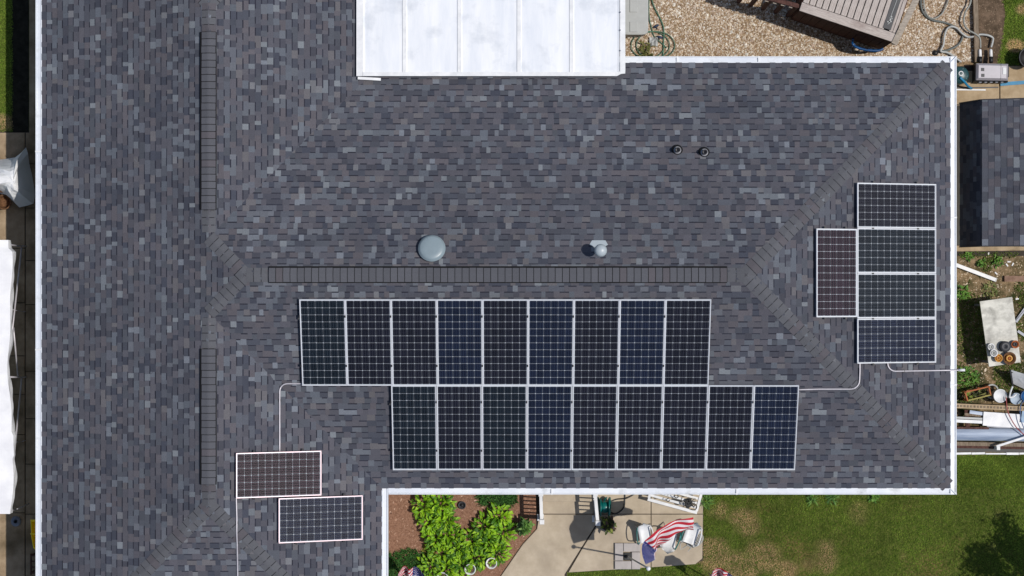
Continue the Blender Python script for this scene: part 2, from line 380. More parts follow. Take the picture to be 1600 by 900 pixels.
# shingle tabs
BROWN = [A(95, 94, 101), A(91, 91, 99), A(99, 96, 102), A(90, 90, 98), A(94, 93, 101)]
GRAY = [A(92, 95, 104), A(86, 89, 97), A(98, 101, 110)]
DARK = [A(79, 82, 92), A(74, 77, 88), A(83, 85, 94), A(78, 79, 88)]
LIGHT = [A(115, 120, 127), A(122, 127, 136), A(109, 114, 123), A(127, 132, 138), A(117, 118, 123)]
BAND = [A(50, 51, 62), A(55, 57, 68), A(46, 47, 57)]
MID = [A(104, 108, 116), A(108, 111, 119), A(100, 105, 114), A(107, 105, 109)]
def tabcol(r, light=.14, dark=.2, gray=.2, mid=.12):
    t = r.random(); s = BROWN
    if r.random() < mid: t = 1.0; s = MID
    if t < light: s = LIGHT
    elif t < light+dark: s = DARK
    elif t < light+dark+gray: s = GRAY
    c = r.choice(s); k = r.uniform(.86, 1.04); return tuple(x*k for x in c)
EXP = .1315
def tab_into(mb, poly, zf, c):
    """polygon lifted onto the slope with thin sides"""
    n = len(poly); vs_ = [(x, y, zf(x, y)) for x, y in poly]+[(x, y, zf(x, y)-.013) for x, y in poly]
    ar = sum(poly[i][0]*poly[(i+1) % n][1]-poly[(i+1) % n][0]*poly[i][1] for i in range(n))
    top = tuple(range(n)); sides = [(i, i+n, (i+1) % n+n, (i+1) % n) for i in range(n)]
    if ar < 0: top = top[::-1]; sides = [q[::-1] for q in sides]
    dk = tuple(x*.8 for x in c)
    mb.raw(vs_, [top], c); mb.raw(vs_, sides, dk)
def plane_pts(p, s0, s1, v0, v1):
    o, t, u, k = PL[p]
    return [(o[0]+t[0]*s+u[0]*v, o[1]+t[1]*s+u[1]*v) for s, v in ((s0, v0), (s1, v0), (s1, v1), (s0, v1))]
rs = random.Random(21)
rest = MB(); pieces = []
def active(p, x, y):
    """which roof body owns plane p here"""
    m, w_ = hM(x, y), hW(x, y)
    if p == 'L' and w_ >= m-1e-6 and hz(p, x, y) <= w_+1e-4 and w_ > -.001: return WS
    if p in MS and m >= w_-.02 and hz(p, x, y) <= m+1e-4 and m > -.001: return MS
    if p in WS and w_ >= m-.02 and hz(p, x, y) <= w_+1e-4 and w_ > -.001: return WS
    return None
for p in 'LRTBWHK':
    o, t, u, k = PL[p]
    smin, smax = {'L': (YH1, YH2), 'R': (YB, YT), 'T': (XL, XR), 'B': (XL, XR), 'W': (YH1, YH2), 'H': (XL, XW), 'K': (XL, XW)}[p]
    row = 0; v = 0.0; vmax = 5.0
    while v < vmax:
        s = smin-rs.uniform(0, .3); tooth = rs.random() < .5; pc = None
        jit = rs.uniform(-.002, .002)
        while s < smax:
            wd = rs.choice((.09, .11, .13, .15, .18, .22)) if tooth else rs.choice((.12, .15, .18, .21))
            s1 = s+wd
            q = plane_pts(p, s, s1, v, v+EXP)
            cx = sum(a_[0] for a_ in q)/4; cy = sum(a_[1] for a_ in q)/4
            st = active(p, cx, cy)
            if st is None:
                for a_ in q:
                    st = active(p, *a_)
                    if st: break
            if st:
                c = tabcol(rs, .20 if tooth else .05, .10 if tooth else .38, .2, .2 if tooth else .06)
                if c[2] > LIGHT[2][2]*.93 and wd > .15: c = tabcol(rs, .0, .2)
                if pc and rs.random() < .10: c = pc
                pc = c
                th = .012 if tooth else .0065
                def zf(x, y, th=th, v=v, p=p, o=o, u=u, k=k):
                    d = (x-o[0])*u[0]+(y-o[1])*u[1]
                    return ZE+k*d+.0015+th*max(0.0, 1-(d-v)/EXP*.85)
                one = MB()
                if tooth:
                    pl = clip_set(q, p, st)
                    if len(pl) > 2: tab_into(one, pl, zf, c)
                else:
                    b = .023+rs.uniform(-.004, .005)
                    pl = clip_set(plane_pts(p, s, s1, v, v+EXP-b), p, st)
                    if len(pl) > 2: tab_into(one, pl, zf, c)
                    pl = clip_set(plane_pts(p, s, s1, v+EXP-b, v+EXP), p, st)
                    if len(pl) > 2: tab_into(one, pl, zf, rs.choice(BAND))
                if one.f:
                    inview = abs(cx) < 10.6 and abs(cy) < 6.2
                    pieces.append((wd*(1 if inview and tooth and hM(cx, cy) > .9 and len(pl) == 4 else 0), len(pieces), one))
            s = s1; tooth = not tooth if rs.random() < .96 else tooth
        v += EXP; row += 1
big = {i for _, i, _ in sorted(pieces, key=lambda a_: (-a_[0], a_[1]*7919 % 10007))[:300]}
for sc, i, one in pieces:
    if i in big: one.build('shingle', M['shingle'], roof)
    else:
        n = len(rest.v); rest.v += one.v; rest.f += [tuple(j+n for j in f_) for f_ in one.f]; rest.c += one.c; rest.m += one.m
o = rest.build('shingles', M['shingle'], roof); o['kind'] = 'stuff'

# ridge and hip caps
def cap_run(a_, b_, hf, lift=.008, w=.155, step=.158, vent=False, flip=False):
    """caps lapped from a (low/start) towards b along the ridge line; hf gives the roof height under it"""
    a_, b_ = Vector(a_), Vector(b_); L_ = (b_-a_).length; d = (b_-a_)/L_; nrm = Vector((-d.y, d.x)); n = max(1, round(L_/step)); st = L_/n
    offs = [-w, -w*.55, -.02, .02, w*.55, w]
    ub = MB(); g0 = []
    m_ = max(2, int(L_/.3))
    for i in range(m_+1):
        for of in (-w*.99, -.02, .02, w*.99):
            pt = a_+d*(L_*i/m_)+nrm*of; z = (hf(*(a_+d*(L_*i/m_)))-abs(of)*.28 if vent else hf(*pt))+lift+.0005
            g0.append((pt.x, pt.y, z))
    ub.raw(g0, [(i*4+j, i*4+4+j, i*4+5+j, i*4+1+j)[::-1] for i in range(m_) for j in range(3)]); ub.build('cap_joint_shade', M['vent_black'] if vent else M['deckfelt'], roof)  # dark strip added to draw edge and shadow lines between the caps
    for i in range(n):
        s0, s1 = i*st+.006, (i+1)*st-(.008 if vent else .010)
        jw = rs.uniform(-.004, .004); base = A(93, 94, 100) if vent else A(97, 98, 103); kk = rs.uniform(.92, 1.05)
        if rs.random() < .15: base = A(95, 92, 97)
        c = tuple(x*kk for x in base); mb = MB(); rows = []
        for s, th in ((s0, .011), (s1, .002)):
            r0 = []
            for of in offs:
                bend = -.0 if vent else -(abs(of)/w)**2*.03+.03 - (.03 if abs(of) > w*.9 else .03*(1-(1-(abs(of)/w)**2)))
                pt = a_+d*(s)+nrm*(of+(jw if abs(of) > w*.9 else 0))
                if vent: z = hf(*(a_+d*s))-abs(of)*.28+lift+th
                else: z = hf(*pt)+lift+th
                r0.append((pt.x, pt.y, z))
            rows.append(r0)
        K = len(offs); vs_ = rows[0]+rows[1]+[(x, y, z-.014) for x, y, z in rows[0]]+[(x, y, z-.014) for x, y, z in rows[1]]
        for j in range(K-1): mb.raw([vs_[j], vs_[j+K], vs_[j+1+K], vs_[j+1]], [(3, 2, 1, 0)] if True else [], c)
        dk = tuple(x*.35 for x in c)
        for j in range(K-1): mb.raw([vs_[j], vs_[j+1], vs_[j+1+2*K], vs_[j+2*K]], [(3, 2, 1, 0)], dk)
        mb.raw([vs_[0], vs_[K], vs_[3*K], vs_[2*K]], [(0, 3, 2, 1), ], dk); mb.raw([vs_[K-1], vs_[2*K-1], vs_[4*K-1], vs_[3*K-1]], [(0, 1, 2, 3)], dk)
        mb.build('ridge_cap', M['cap'], roof)
def vent_run(a_, b_, hf, w=.150, h=.052, eL=.03, eR=.03):
    a_, b_ = Vector(a_), Vector(b_); d = (b_-a_).normalized(); nrm = Vector((-d.y, d.x)); mb = MB(); vs_ = []
    for p in (a_, b_):
        zc = hf(*p)
        for of, dz in ((-w-eR, -.08), (-w-eR, h-w*.28-.02), (0, h-.012), (w+eL, h-w*.28-.02), (w+eL, -.08)):  # black lip made wider on one side to draw the ridge's shadow line
            q = p+nrm*of; vs_.append((q.x, q.y, zc+dz))
    fs = [(i, i+1, i+6, i+5) for i in range(4)]+[(4, 3, 2, 1, 0), (5, 6, 7, 8, 9)]
    mb.raw(vs_, fs); mb.build('ridge_vent', M['vent_black'], roof)
RY = (YT+YB)/2; RX = XL+(XW-XL)*PW/(PW+PI3)
apR = (XR-(YT-YB)/2, RY); apL = (XL+(YT-YB)/2, RY)
HM = lambda x, y: ZE+hM(x, y)
HW = lambda x, y: ZE+hW(x, y)
HMax = lambda x, y: roofz(x, y)
runW = RX-XL
v0, v1 = at(420, 427, 4.3).x, at(1136, 427, 4.3).x
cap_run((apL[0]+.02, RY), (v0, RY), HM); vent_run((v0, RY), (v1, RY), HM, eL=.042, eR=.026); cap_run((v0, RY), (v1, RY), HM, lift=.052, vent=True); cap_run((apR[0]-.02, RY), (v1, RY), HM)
for yc in (YT, YB):
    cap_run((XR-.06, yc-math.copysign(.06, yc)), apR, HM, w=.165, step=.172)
    sg = 1 if yc == YT else -1
    jy = yc - sg*runW
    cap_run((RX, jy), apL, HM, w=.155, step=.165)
# left wing ridge: vent sections between plain caps
jT, jB = YT-runW, YB+runW
yv = [at(326, y_, 4.0).y for y_ in (50, 328, 545, 757)]
eT, eB = YH2-runW, YH1+runW
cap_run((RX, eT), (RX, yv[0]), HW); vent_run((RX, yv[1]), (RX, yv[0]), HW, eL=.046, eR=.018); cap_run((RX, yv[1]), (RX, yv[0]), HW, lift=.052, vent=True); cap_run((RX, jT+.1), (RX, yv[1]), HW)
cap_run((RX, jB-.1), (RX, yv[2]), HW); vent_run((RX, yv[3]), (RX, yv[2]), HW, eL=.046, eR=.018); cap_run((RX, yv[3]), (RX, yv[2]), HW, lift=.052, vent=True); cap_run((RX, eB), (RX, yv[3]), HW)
for yc, ey, sg in ((YH2, eT, 1), (YH1, eB, -1)):
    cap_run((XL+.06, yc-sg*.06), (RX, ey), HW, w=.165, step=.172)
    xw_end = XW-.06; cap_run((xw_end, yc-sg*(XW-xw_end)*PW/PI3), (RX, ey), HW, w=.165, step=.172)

# gutters: box trough with a rolled outer lip
def gutter(a_, b_, out):
    """a,b: eave line ends (xy); out: outward unit vector"""
    a_, b_, out = Vector(a_), Vector(b_), Vector(out); mb = MB()
    prof = [(-.008, -.14), (-.008, .012), (.010, .014), (.012, -.012), (.105, -.022), (.112, .004), (.136, .006), (.140, -.004), (.140, -.10), (.10, -.14)]
    d = (b_-a_).normalized(); vs_ = []; K = len(prof)
    for p, e_ in ((a_, 0), (b_, 1)):
        for of, dz in prof: q = p+out*of; vs_.append((q.x, q.y, ZE+dz))
    fs = [(i, (i+1) % K, (i+1) % K+K, i+K) for i in range(K)]+[tuple(range(K-1, -1, -1)), tuple(range(K, 2*K))]
    if d.cross(out) > 0: fs = [f_[::-1] for f_ in fs]
    mb.raw(vs_, fs); return mb.build('gutter', M['gutter'], house)
GW = .140
gutter((XL, YH1-GW), (XL, YH2+GW), (-1, 0)); gutter((XR, YB-GW), (XR, YT+GW), (1, 0))
gutter((XW+GW+.003, YB), (XR-.003, YB), (0, -1)); gutter((XW+.003, YT), (XR-.003, YT), (0, 1))
gutter((XW, YH1-GW), (XW, YB+.01), (1, 0)); gutter((XW, YT+.01), (XW, YH2+GW), (1, 0))
gutter((XL+.003, YH1), (XW-.003, YH1), (0, -1)); gutter((XL+.003, YH2), (XW-.003, YH2), (0, 1))
# joint bands where gutter lengths meet
for (x, y, ax) in ((XR+.07, 1.6, 0), (XR+.07, -2.2, 0), (XL-.07, 3.1, 0), (XL-.07, -1.4, 0), (0.9, YB-.07, 1), (5.1, YB-.07, 1), (5.6, YT+.07, 1), (3.75, YT+.07, 1)):
    mb = MB(); mb.box(x, y, ZE-.066, .150 if ax == 0 else .035, .035 if ax == 0 else .150, .156, bev=.004); mb.build('joint_band', M['white'], house)
# mitre strips at outside corners
mb = MB(); mb.bar((XR+.004, YB-.004, ZE+.016), (XR+.136, YB-.136, ZE+.010), .018, .012); mb.build('gutter_mitre', M['gutter'], house)
mb = MB(); mb.bar((XR+.004, YT+.004, ZE+.016), (XR+.136, YT+.136, ZE+.010), .018, .012); mb.build('gutter_mitre', M['gutter'], house)

# ------------------------------------------------------------------ solar panels
PWD, PLN = 1.0, 1.96                       # panel width, length
def panel_proto():
    parts = []
    th = .038
    fr = MB(); fw = .020
    for x in (-PWD/2+fw/2, PWD/2-fw/2): fr.box(x, 0, th/2, fw, PLN, th, bev=.003)
    for y in (-PLN/2+fw/2, PLN/2-fw/2): fr.box(0, y, th/2, PWD-2*fw-.001, fw, th-.001, bev=.003)
    parts.append(('frame', fr.mesh('frame', M['alu'])))
    bs = MB(); bs.box(0, 0, .018, PWD-2*fw-.002, PLN-2*fw-.002, .012); parts.append(('backsheet', bs.mesh('backsheet', M['backsheet'])))
    gl = MB(); gl.box(0, 0, .0330, PWD-2*fw-.002, PLN-2*fw-.002, .003); parts.append(('glass', gl.mesh('glass', M['glass'])))
    return parts
proto = panel_proto()
pink_frame = proto[0][1].copy(); pink_frame.materials[0] = plain('rosy frame', A(228, 200, 208), .35, .5, .1, .05)
def cell_mesh(mat):
    h = .0766; k = .0105; z0, z1 = 0.0, .003
    oc = [(h-k, h), (h, h-k), (h, -h+k), (h-k, -h), (-h+k, -h), (-h, -h+k), (-h, h-k), (-h+k, h)][::-1]
    mb = MB(); mb.prism(oc, z0, z1); return mb.mesh('cell', mat)
cells = [cell_mesh(m_) for m_ in CELL]
clampm = MB(); clampm.box(0, 0, .046, .030, .05, .012, bev=.003); clamp_mesh = clampm.mesh('clamp', M['black'])
LIFT = .105
def add_panel(px, py, plane, along, label, group, tint, clamps=True, ys=1.0, pink=False):
    """px,py: photo position of the panel centre; along: 'slope' (long side up the slope) or 'eave'"""
    o_, t, u, k = PL[plane]
    nrm = Vector((-u[0]*k, -u[1]*k, 1)).normalized(); up = Vector((u[0], u[1], k)).normalized(); ev = up.cross(nrm).normalized()
    # meet the camera ray with the lifted plane
    z = ZE+1
    for _ in range(30):
        p = at(px, py, z); z = ZE+hz(plane, p.x, p.y)+LIFT/nrm.z
    p = at(px, py, z)
    ya = up if along == 'slope' else ev
    xa = ya.cross(nrm).normalized()
    e = bpy.data.objects.new('solar_panel', None); e.empty_display_size = .2; col.objects.link(e)
    e.matrix_world = Matrix(((xa.x, ya.x*ys, nrm.x, p.x), (xa.y, ya.y*ys, nrm.y, p.y), (xa.z, ya.z*ys, nrm.z, p.z), (0, 0, 0, 1)))
    tag(e, label, 'solar panel', group)
    def add(nm, me, loc=(0, 0, 0)):
        o = bpy.data.objects.new(nm, me); o.parent = e; o.location = loc; col.objects.link(o); return o
    for nm, me in proto: add(nm, pink_frame if (nm == 'frame' and pink) else me)
    for i in range(6):
        for j in range(12): add('cell', cells[tint], ((i-2.5)*.1572, (j-5.5)*.1582, .0245))
    if clamps:
        for yy in (-.52, .60): add('clamp', clamp_mesh, (-PWD/2-.010, yy, 0))
    return e
def rail_pair(plane, p0, p1, along):
    """two dark rails with feet below a run of panels (world points on the lifted plane)"""
    pass
ORD = ['leftmost', 'second from left', 'third from left', 'fourth from left', 'middle', 'fourth from right', 'third from right', 'second from right', 'rightmost']
t1 = [2, 0, 0, 1, 0, 1, 0, 1, 0]; t2 = [2, 0, 2, 1, 0, 0, 0, 0, 1]
PAN = []
pcx = [(467+473)/2+(644+634)/2/9*(i+.5) for i in range(9)]
for i in range(9):
    PAN.append(add_panel(pcx[i], 535, 'B', 'slope', '%s solar panel in the upper row of the long front array' % ORD[i], 'upper row of the front array', t1[i], ys=1.033))
pcx2 = [612+(635+631)/2/9*(i+.5)+.3 for i in range(9)]
for i in range(9):
    PAN.append(add_panel(pcx2[i], 668, 'B', 'slope', '%s solar panel in the lower row of the long front array' % ORD[i], 'lower row of the front array', t2[i], ys=1.045))
NM4 = ['topmost', 'second from top', 'third from top', 'lowest']
for i in range(4):
    PAN.append(add_panel(1400.5, 321.5+70.3*i, 'R', 'slope', '%s sideways solar panel of four stacked on the right hip slope' % NM4[i], 'stacked panels on the right slope', [0, 2, 2, 1][i], clamps=True, ys=1.015))
PAN.append(add_panel(1306.5, 426.5, 'R', 'eave', 'upright plum-black solar panel left of the four stacked ones', None, 3, clamps=False))
PAN.append(add_panel(435.5, 741, 'W', 'slope', 'upper of two landscape solar panels by the left ridge, conduit at top', None, 3, clamps=False, ys=.985, pink=True))
PAN.append(add_panel(501, 811, 'W', 'slope', 'lower of two landscape solar panels, beside the inner roof corner', None, 1, clamps=False, ys=.985, pink=True))
# mounting rails: along the eave for each run
def rails(idx, plane, label, group, eave_long=False):
    o_, t, u, k = PL[plane]
    nrm = Vector((-u[0]*k, -u[1]*k, 1)).normalized(); up = Vector((u[0], u[1], k)).normalized(); ev = up.cross(nrm).normalized()
    cs = [PAN[i].matrix_world.translation for i in idx]
    c0 = min(cs, key=lambda c: c.dot(ev)); c1 = max(cs, key=lambda c: c.dot(ev))
    half = (PLN if eave_long else PWD)/2+.05; off = .26 if eave_long else .55
    for sgn, wd in ((-1, 'lower'), (1, 'upper')):
        a_ = c0+up*(sgn*off)-ev*half-nrm*.0225; b_ = c1+up*(sgn*off)+ev*half-nrm*.0225
        th = thing('mounting_rail', label % wd, 'rail', a_, group)
        mb = MB(); mb.bar(a_, b_, .04, .04); mb.build('bar', M['rail'], th)
        n = max(2, int((b_-a_).length/1.3)+1)
        for j in range(n):
            q = a_.lerp(b_, (j+.3)/(n-.4) if n > 1 else .5) if False else a_.lerp(b_, .04+.92*j/(n-1))
            f_ = MB(); f_.bar(q-nrm*.018, q-nrm*(LIFT-.012), .05, .05); f_.build('foot', M['rail'], th)
rails(range(0, 9), 'B', '%s mounting rail under the upper row of the front array', 'rails of the upper row')
rails(range(9, 18), 'B', '%s mounting rail under the lower row of the front array', 'rails of the lower row')
rails(range(18, 22), 'R', '%s mounting rail under the four stacked panels', 'rails under the stacked panels')
rails([22], 'R', '%s mounting rail under the upright single panel', 'rails under the upright panel', True)
rails([23], 'W', '%s mounting rail under the panel by the left ridge', 'rails under the panel by the left ridge')
rails([24], 'W', '%s mounting rail under the panel by the inner corner', 'rails under the panel by the inner corner')

# conduits
def on_roof(px, py, lift):
    z = ZE+1
    for _ in range(30):
        p = at(px, py, z); z = roofz(p.x, p.y)+lift
    return at(px, py, z)
def conduit(pts, label, lift=.035):
    P = [on_roof(x, y, lift) for x, y in pts]
    d = []
    for i in range(len(P)-1): d += [P[i].lerp(P[i+1], k/6) for k in range(6)]
    d.append(P[-1])
    d = [Vector((q.x, q.y, max(q.z, roofz(q.x, q.y)+lift))) for q in d]
    t = thing('conduit', label, 'conduit', (d[0].x, d[0].y, d[0].z-lift))
    mb = MB(); mb.tube(d, .0165, 8); mb.build('pipe', M['conduit'], t, True)
    for f_ in (.3, .75):
        q = d[int(f_*len(d))]; c = MB(); c.box(q.x, q.y, q.z-.012, .06, .06, .035, bev=.006); c.build('strap', M['rail'], t)
    return t
def arc(cx, cy, r, a0, a1, n=6): return [(cx+r*math.cos(math.radians(a0+(a1-a0)*i/n)), cy+r*math.sin(math.radians(a0+(a1-a0)*i/n))) for i in range(n+1)]
conduit([(476, 599.5)]+arc(449, 611.5, 12, 270, 180)+[(437, 640), (437, 670), (437, 708)], 'white conduit bending down from the front array to the left panel')
conduit([(369, 774), (370, 810), (370.5, 850), (371.5, 910), (372, 960)], 'long straight white conduit below the left panel')
conduit([(1244, 609), (1280, 608)]+arc(1329, 594, 14, 90, 0)+[(1343.5, 580), (1343.5, 562)], 'white conduit bending up between the front array and stacked panels')
cd = thing('conduit', 'white conduit running from the stacked panels out over the right gutter', 'conduit', on_roof(1387, 566, 0))
P = [on_roof(x, y, .035) for x, y in [(1387, 562)]+arc(1399, 568, 12, 180, 90)+[(1430, 579.5), (1460, 579)]]+[at(1482, 578.6, 2.80), at(1497, 578.4, 2.775), at(1507, 578.2, 2.77)]
mb = MB(); mb.tube(P, .0165, 8); mb.build('pipe', M['conduit'], cd, True)
mb = MB(); mb.tube([at(1498, 578.4, 2.775), at(1507.5, 578.2, 2.77)], .03, 10); mb.build('end_fitting', M['white'], cd, True)
q = on_roof(1412, 580, .03); mb = MB(); mb.box(q.x, q.y, q.z-.005, .06, .06, .04, bev=.006); mb.build('strap', M['rail'], cd)

# roof vents
p = on_roof(675, 388.5, .0); t = thing('roof_vent', 'large round grey mushroom vent on the roof above the ridge', 'roof vent', p)
mb = MB(); mb.lathe((p.x, p.y, p.z-.06), [(.2, 0), (.2, .18)], 24); mb.build('collar', M['black'], t, True)
mb = MB(); nT = Vector((0, PI3*.8, 1))
mb.lathe((p.x, p.y, p.z+.09), [(.295, 0), (.302, .012), (.300, .03), (.288, .036), (.284, .042), (.268, .07), (.235, .088), (.15, .096), (.02, .098)], 40, axis=nT); mb.build('cap', M['vent_gray'], t, True)
p = on_roof(937, 392, 0); t = thing('roof_vent', 'small pale ball-topped exhaust pipe casting a round shadow above the ridge', 'roof vent', p)
mb = MB(); mb.lathe((p.x, p.y, p.z-.05), [(.06, 0), (.06, .50)], 16); mb.build('pipe', M['vent_gray'], t, True)
mb = MB(); mb.lathe((p.x, p.y, p.z+.42), [(.06, -.03), (.115, 0), (.140, .06), (.138, .10), (.115, .155), (.075, .185), (.03, .196), (.004, .198)], 24); mb.build('ball_cap', M['vent_light'], t, True)
mb = MB(); q = [on_roof(x, y, .018) for x, y in ((921, 382.5), (925, 375.5), (946, 375.5), (950, 382.5), (943, 386), (929, 386))]
mb.face(q); mb.raw([v_ for a_ in q for v_ in (a_, a_-Vector((0, 0, .02)))], [(2*i, 2*i+1, (2*i+3) % 12, (2*i+2) % 12) for i in range(6)]); mb.build('flashing', M['vent_light'], t)
for (x, y), lb in (((1058, 235), 'left black plumbing vent pipe with rubber boot'), ((1100, 238.5), 'right black plumbing vent pipe with rubber boot')):
    p = on_roof(x, y, 0); t = thing('vent_pipe', lb, 'vent pipe', p, 'plumbing vent pipes')
    mb = MB(); mb.lathe((p.x, p.y, p.z-.05), [(.135, 0), (.13, .055), (.10, .09), (.08, .14), (.06, .15)], 24); mb.build('boot', M['rubber'], t, True)
    mb = MB(); mb.lathe((p.x, p.y, p.z), [(.058, 0), (.058, .23), (.044, .235), (.044, .10), (.01, .10)], 20); mb.build('pipe', M['dgray'], t, True)
    mb = MB(); mb.lathe((p.x, p.y, p.z+.05), [(.072, 0), (.085, .03), (.082, .05), (.062, .055)], 20); mb.build('ring', M['pipe_gray'], t, True)

# ------------------------------------------------------------------ patio cover with metal pans
PZ = 2.99
pc0 = at(557, 119, PZ); pc1 = at(977, 119, PZ); YN = 9.6
cover = thing('patio_cover', 'white metal pan patio cover overlapping the back eave', 'patio cover', ((pc0.x+pc1.x)/2, 6, 0))
def gx(px): return at(px, 100, PZ).x
edges = [566, 632, 718, 811, 893, 969]
ys = pc0.y
for i in range(5):
    mb = MB(); x0, x1 = gx(edges[i])+.012, gx(edges[i+1])-.012; n = 6
    # shallow pan with turned-up sides
    prof = [(x0, .004), (x0+.05, -.010), ((x0+x1)/2, -.006), (x1-.05, -.010), (x1, .004)]
    vs_ = [(x, y, PZ+dz+(-.012*(y-ys)/3)) for y in (ys+.08, YN) for x, dz in prof]
    vs_ += [(x, y, z-.02) for x, y, z in vs_]; K = 5
    fs = [(j, j+1, j+1+K, j+K) for j in range(4)]+[(j+2*K, j+3*K, j+1+3*K, j+1+2*K) for j in range(4)]+[(0, 2*K, 2*K+4, 4)[::-1]]
    mb.raw(vs_, fs); mb.build('pan', M['patio_white'], cover)
for i in range(1, 5):
    mb = MB(); x = gx(edges[i]); mb.bar((x, ys+.07, PZ-.002), (x, YN, PZ-.022), .085, .02); mb.build('seam_cap', M['white'], cover)
mb = MB(); mb.bar((pc0.x+.07, ys-.0, PZ+.0), (pc0.x+.07, YN, PZ-.03), .14, .05); mb.build('side_trim', M['white'], cover)
st_ = MB(); st_.bar((pc1.x-.06, ys+.10, PZ+.002), (pc1.x-.06, YN, PZ-.03), .12, .05); st_ = st_.build('side_trim', M['white'], cover)
for y in (19, 47, 79):
    q = at(969, y, PZ+.03); mb = MB(); mb.lathe((q.x, q.y, PZ+.012), [(.022, 0), (.018, .012), (.004, .014)], 10); mb.build('rivet', M['mgray'], st_)
mb = MB(); mb.bar((pc0.x+.145, ys+.045, PZ+.004), (pc1.x-.19, ys+.045, PZ+.004), .09, .05); mb.build('front_trim', M['white'], cover)
mb = MB(); q = at(968, 113, PZ); mb.prism([(pc1.x-.19, ys), (pc1.x-.10, ys+.05), (pc1.x-.002, ys+.06), (pc1.x-.002, ys+.13), (pc1.x-.19, ys+.09)], PZ-.03, PZ+.022); mb.build('corner_trim', M['white'], cover)
mb = MB(); b0 = at(559, 122, PZ); b1 = at(595, 124, PZ-.04); mb.bar(b0, b1, .06, .02); mb.build('loose_trim', M['white'], cover)
for x in (pc0.x+1.2, pc1.x-.3):
    mb = MB(); mb.box(x, YN-.3, (PZ-.08)/2, .1, .1, PZ-.08); mb.build('post', M['white'], cover)

# ------------------------------------------------------------------ gravel, mulch, grass (stuff)
ico = None
def stones(name, region, n, size, cols, mat, label, cat, seed, flat=.55, elong=1.0, zb=.012):
    """many small irregular stones or chips, merged"""
    rg = np.random.default_rng(seed)
    base = np.array([(1, 0, 0), (.3, .95, 0), (-.8, .58, 0), (-.8, -.58, 0), (.3, -.95, 0), (0.1, 0, 1.0), (.55, .3, .62), (-.45, .3, .66), (-.2, -.5, .6)])
    faces = [(0, 1, 6), (1, 7, 6), (1, 2, 7), (2, 3, 7), (3, 8, 7), (3, 4, 8), (4, 0, 8), (0, 6, 8), (6, 7, 5), (7, 8, 5), (8, 6, 5)]
    x0, y0, x1, y1, test = region
    xs = rg.uniform(x0, x1, n); ys_ = rg.uniform(y0, y1, n)
    keep = np.array([test(a_, b_) for a_, b_ in zip(xs, ys_)]); xs, ys_ = xs[keep], ys_[keep]; n = len(xs)
    sz = size*rg.lognormal(0, .3, n); an = rg.uniform(0, 2*math.pi, n)
    B = np.repeat(base[None], n, 0)*(1+rg.uniform(-.25, .25, (n, 9, 1)))
    X = B[:, :, 0]*sz[:, None]*elong; Y = B[:, :, 1]*sz[:, None]; Z = B[:, :, 2]*sz[:, None]*flat
    ca, sa = np.cos(an)[:, None], np.sin(an)[:, None]
    V = np.stack([X*ca-Y*sa+xs[:, None], X*sa+Y*ca+ys_[:, None], Z+zb-.003], -1).reshape(-1, 3)
    Fc = (np.array(faces)[None]+(np.arange(n)*9)[:, None, None]).reshape(-1, 3)
    cs = np.array(cols)[rg.integers(0, len(cols), n)]*rg.uniform(.8, 1.15, (n, 1))
    C = np.repeat(np.concatenate([cs, np.ones((n, 1))], 1)[:, None], len(faces), 1).reshape(-1, 4)
    return numesh(name, V, Fc, C, mat, label, cat)
def numesh(name, V, Fc, C, mat, label, cat):
    me = bpy.data.meshes.new(name); me.from_pydata(V.tolist(), [], Fc.tolist()); me.materials.append(mat)
    at_ = me.attributes.new('Col', 'FLOAT_COLOR', 'FACE'); at_.data.foreach_set('color', C.astype(np.float32).ravel()); me.update()
    o = bpy.data.objects.new(name, me); col.objects.link(o); o['_w'] = (0, 0, 0)
    return tag(o, label, cat, kind='stuff')
def inpoly(poly):
    def f(x, y):
        r = False; n = len(poly); j = n-1
        for i in range(n):
            if (poly[i][1] > y) != (poly[j][1] > y) and x < (poly[j][0]-poly[i][0])*(y-poly[i][1])/(poly[j][1]-poly[i][1])+poly[i][0]: r = not r
            j = i
        return r
    return f
p, q = at(976, -14), at(1520, 96)
stones('gravel', (p.x, q.y, q.x, p.y, lambda x, y: True), 26000, .0185,
       [A(218, 200, 176), A(232, 219, 200), A(198, 174, 148), A(176, 150, 124), A(240, 234, 222), A(208, 190, 168), A(146, 122, 100), A(216, 202, 186), A(190, 168, 150)], M['piece'],
       'tan and cream pea gravel covering the back yard', 'gravel', 3)
mulch_poly = poly_px([(598, 762), (846, 762), (841, 826), (818, 850), (800, 876), (779, 906), (598, 906)])
fm = inpoly(mulch_poly); p, q = at(598, 762), at(846, 906)
stones('mulch', (p.x, q.y, q.x, p.y, fm), 15000, .012, [A(166, 124, 102), A(144, 104, 84), A(186, 148, 126), A(136, 100, 82), A(176, 140, 120), A(206, 172, 150), A(122, 90, 74)], M['piece'],
       'reddish brown wood mulch in the front flower bed', 'mulch', 5, flat=.22, elong=2.0)
p, q = at(1480, 388), at(1608, 712)
dirt_ok = inpoly(poly_px([(1490, 393), (1610, 393), (1610, 628), (1490, 628)]))
stones('rubble', (p.x, q.y, q.x, p.y, dirt_ok), 6500, .013, [A(168, 142, 114), A(196, 170, 142), A(222, 206, 184), A(110, 92, 68), A(92, 78, 58), A(130, 104, 78), A(196, 178, 150)], M['piece'],
       'small brown leaf litter and chips over the weedy dirt', 'litter', 6, flat=.4, elong=1.8, zb=.008)
p, q = at(1527, -14), at(1575, 108)
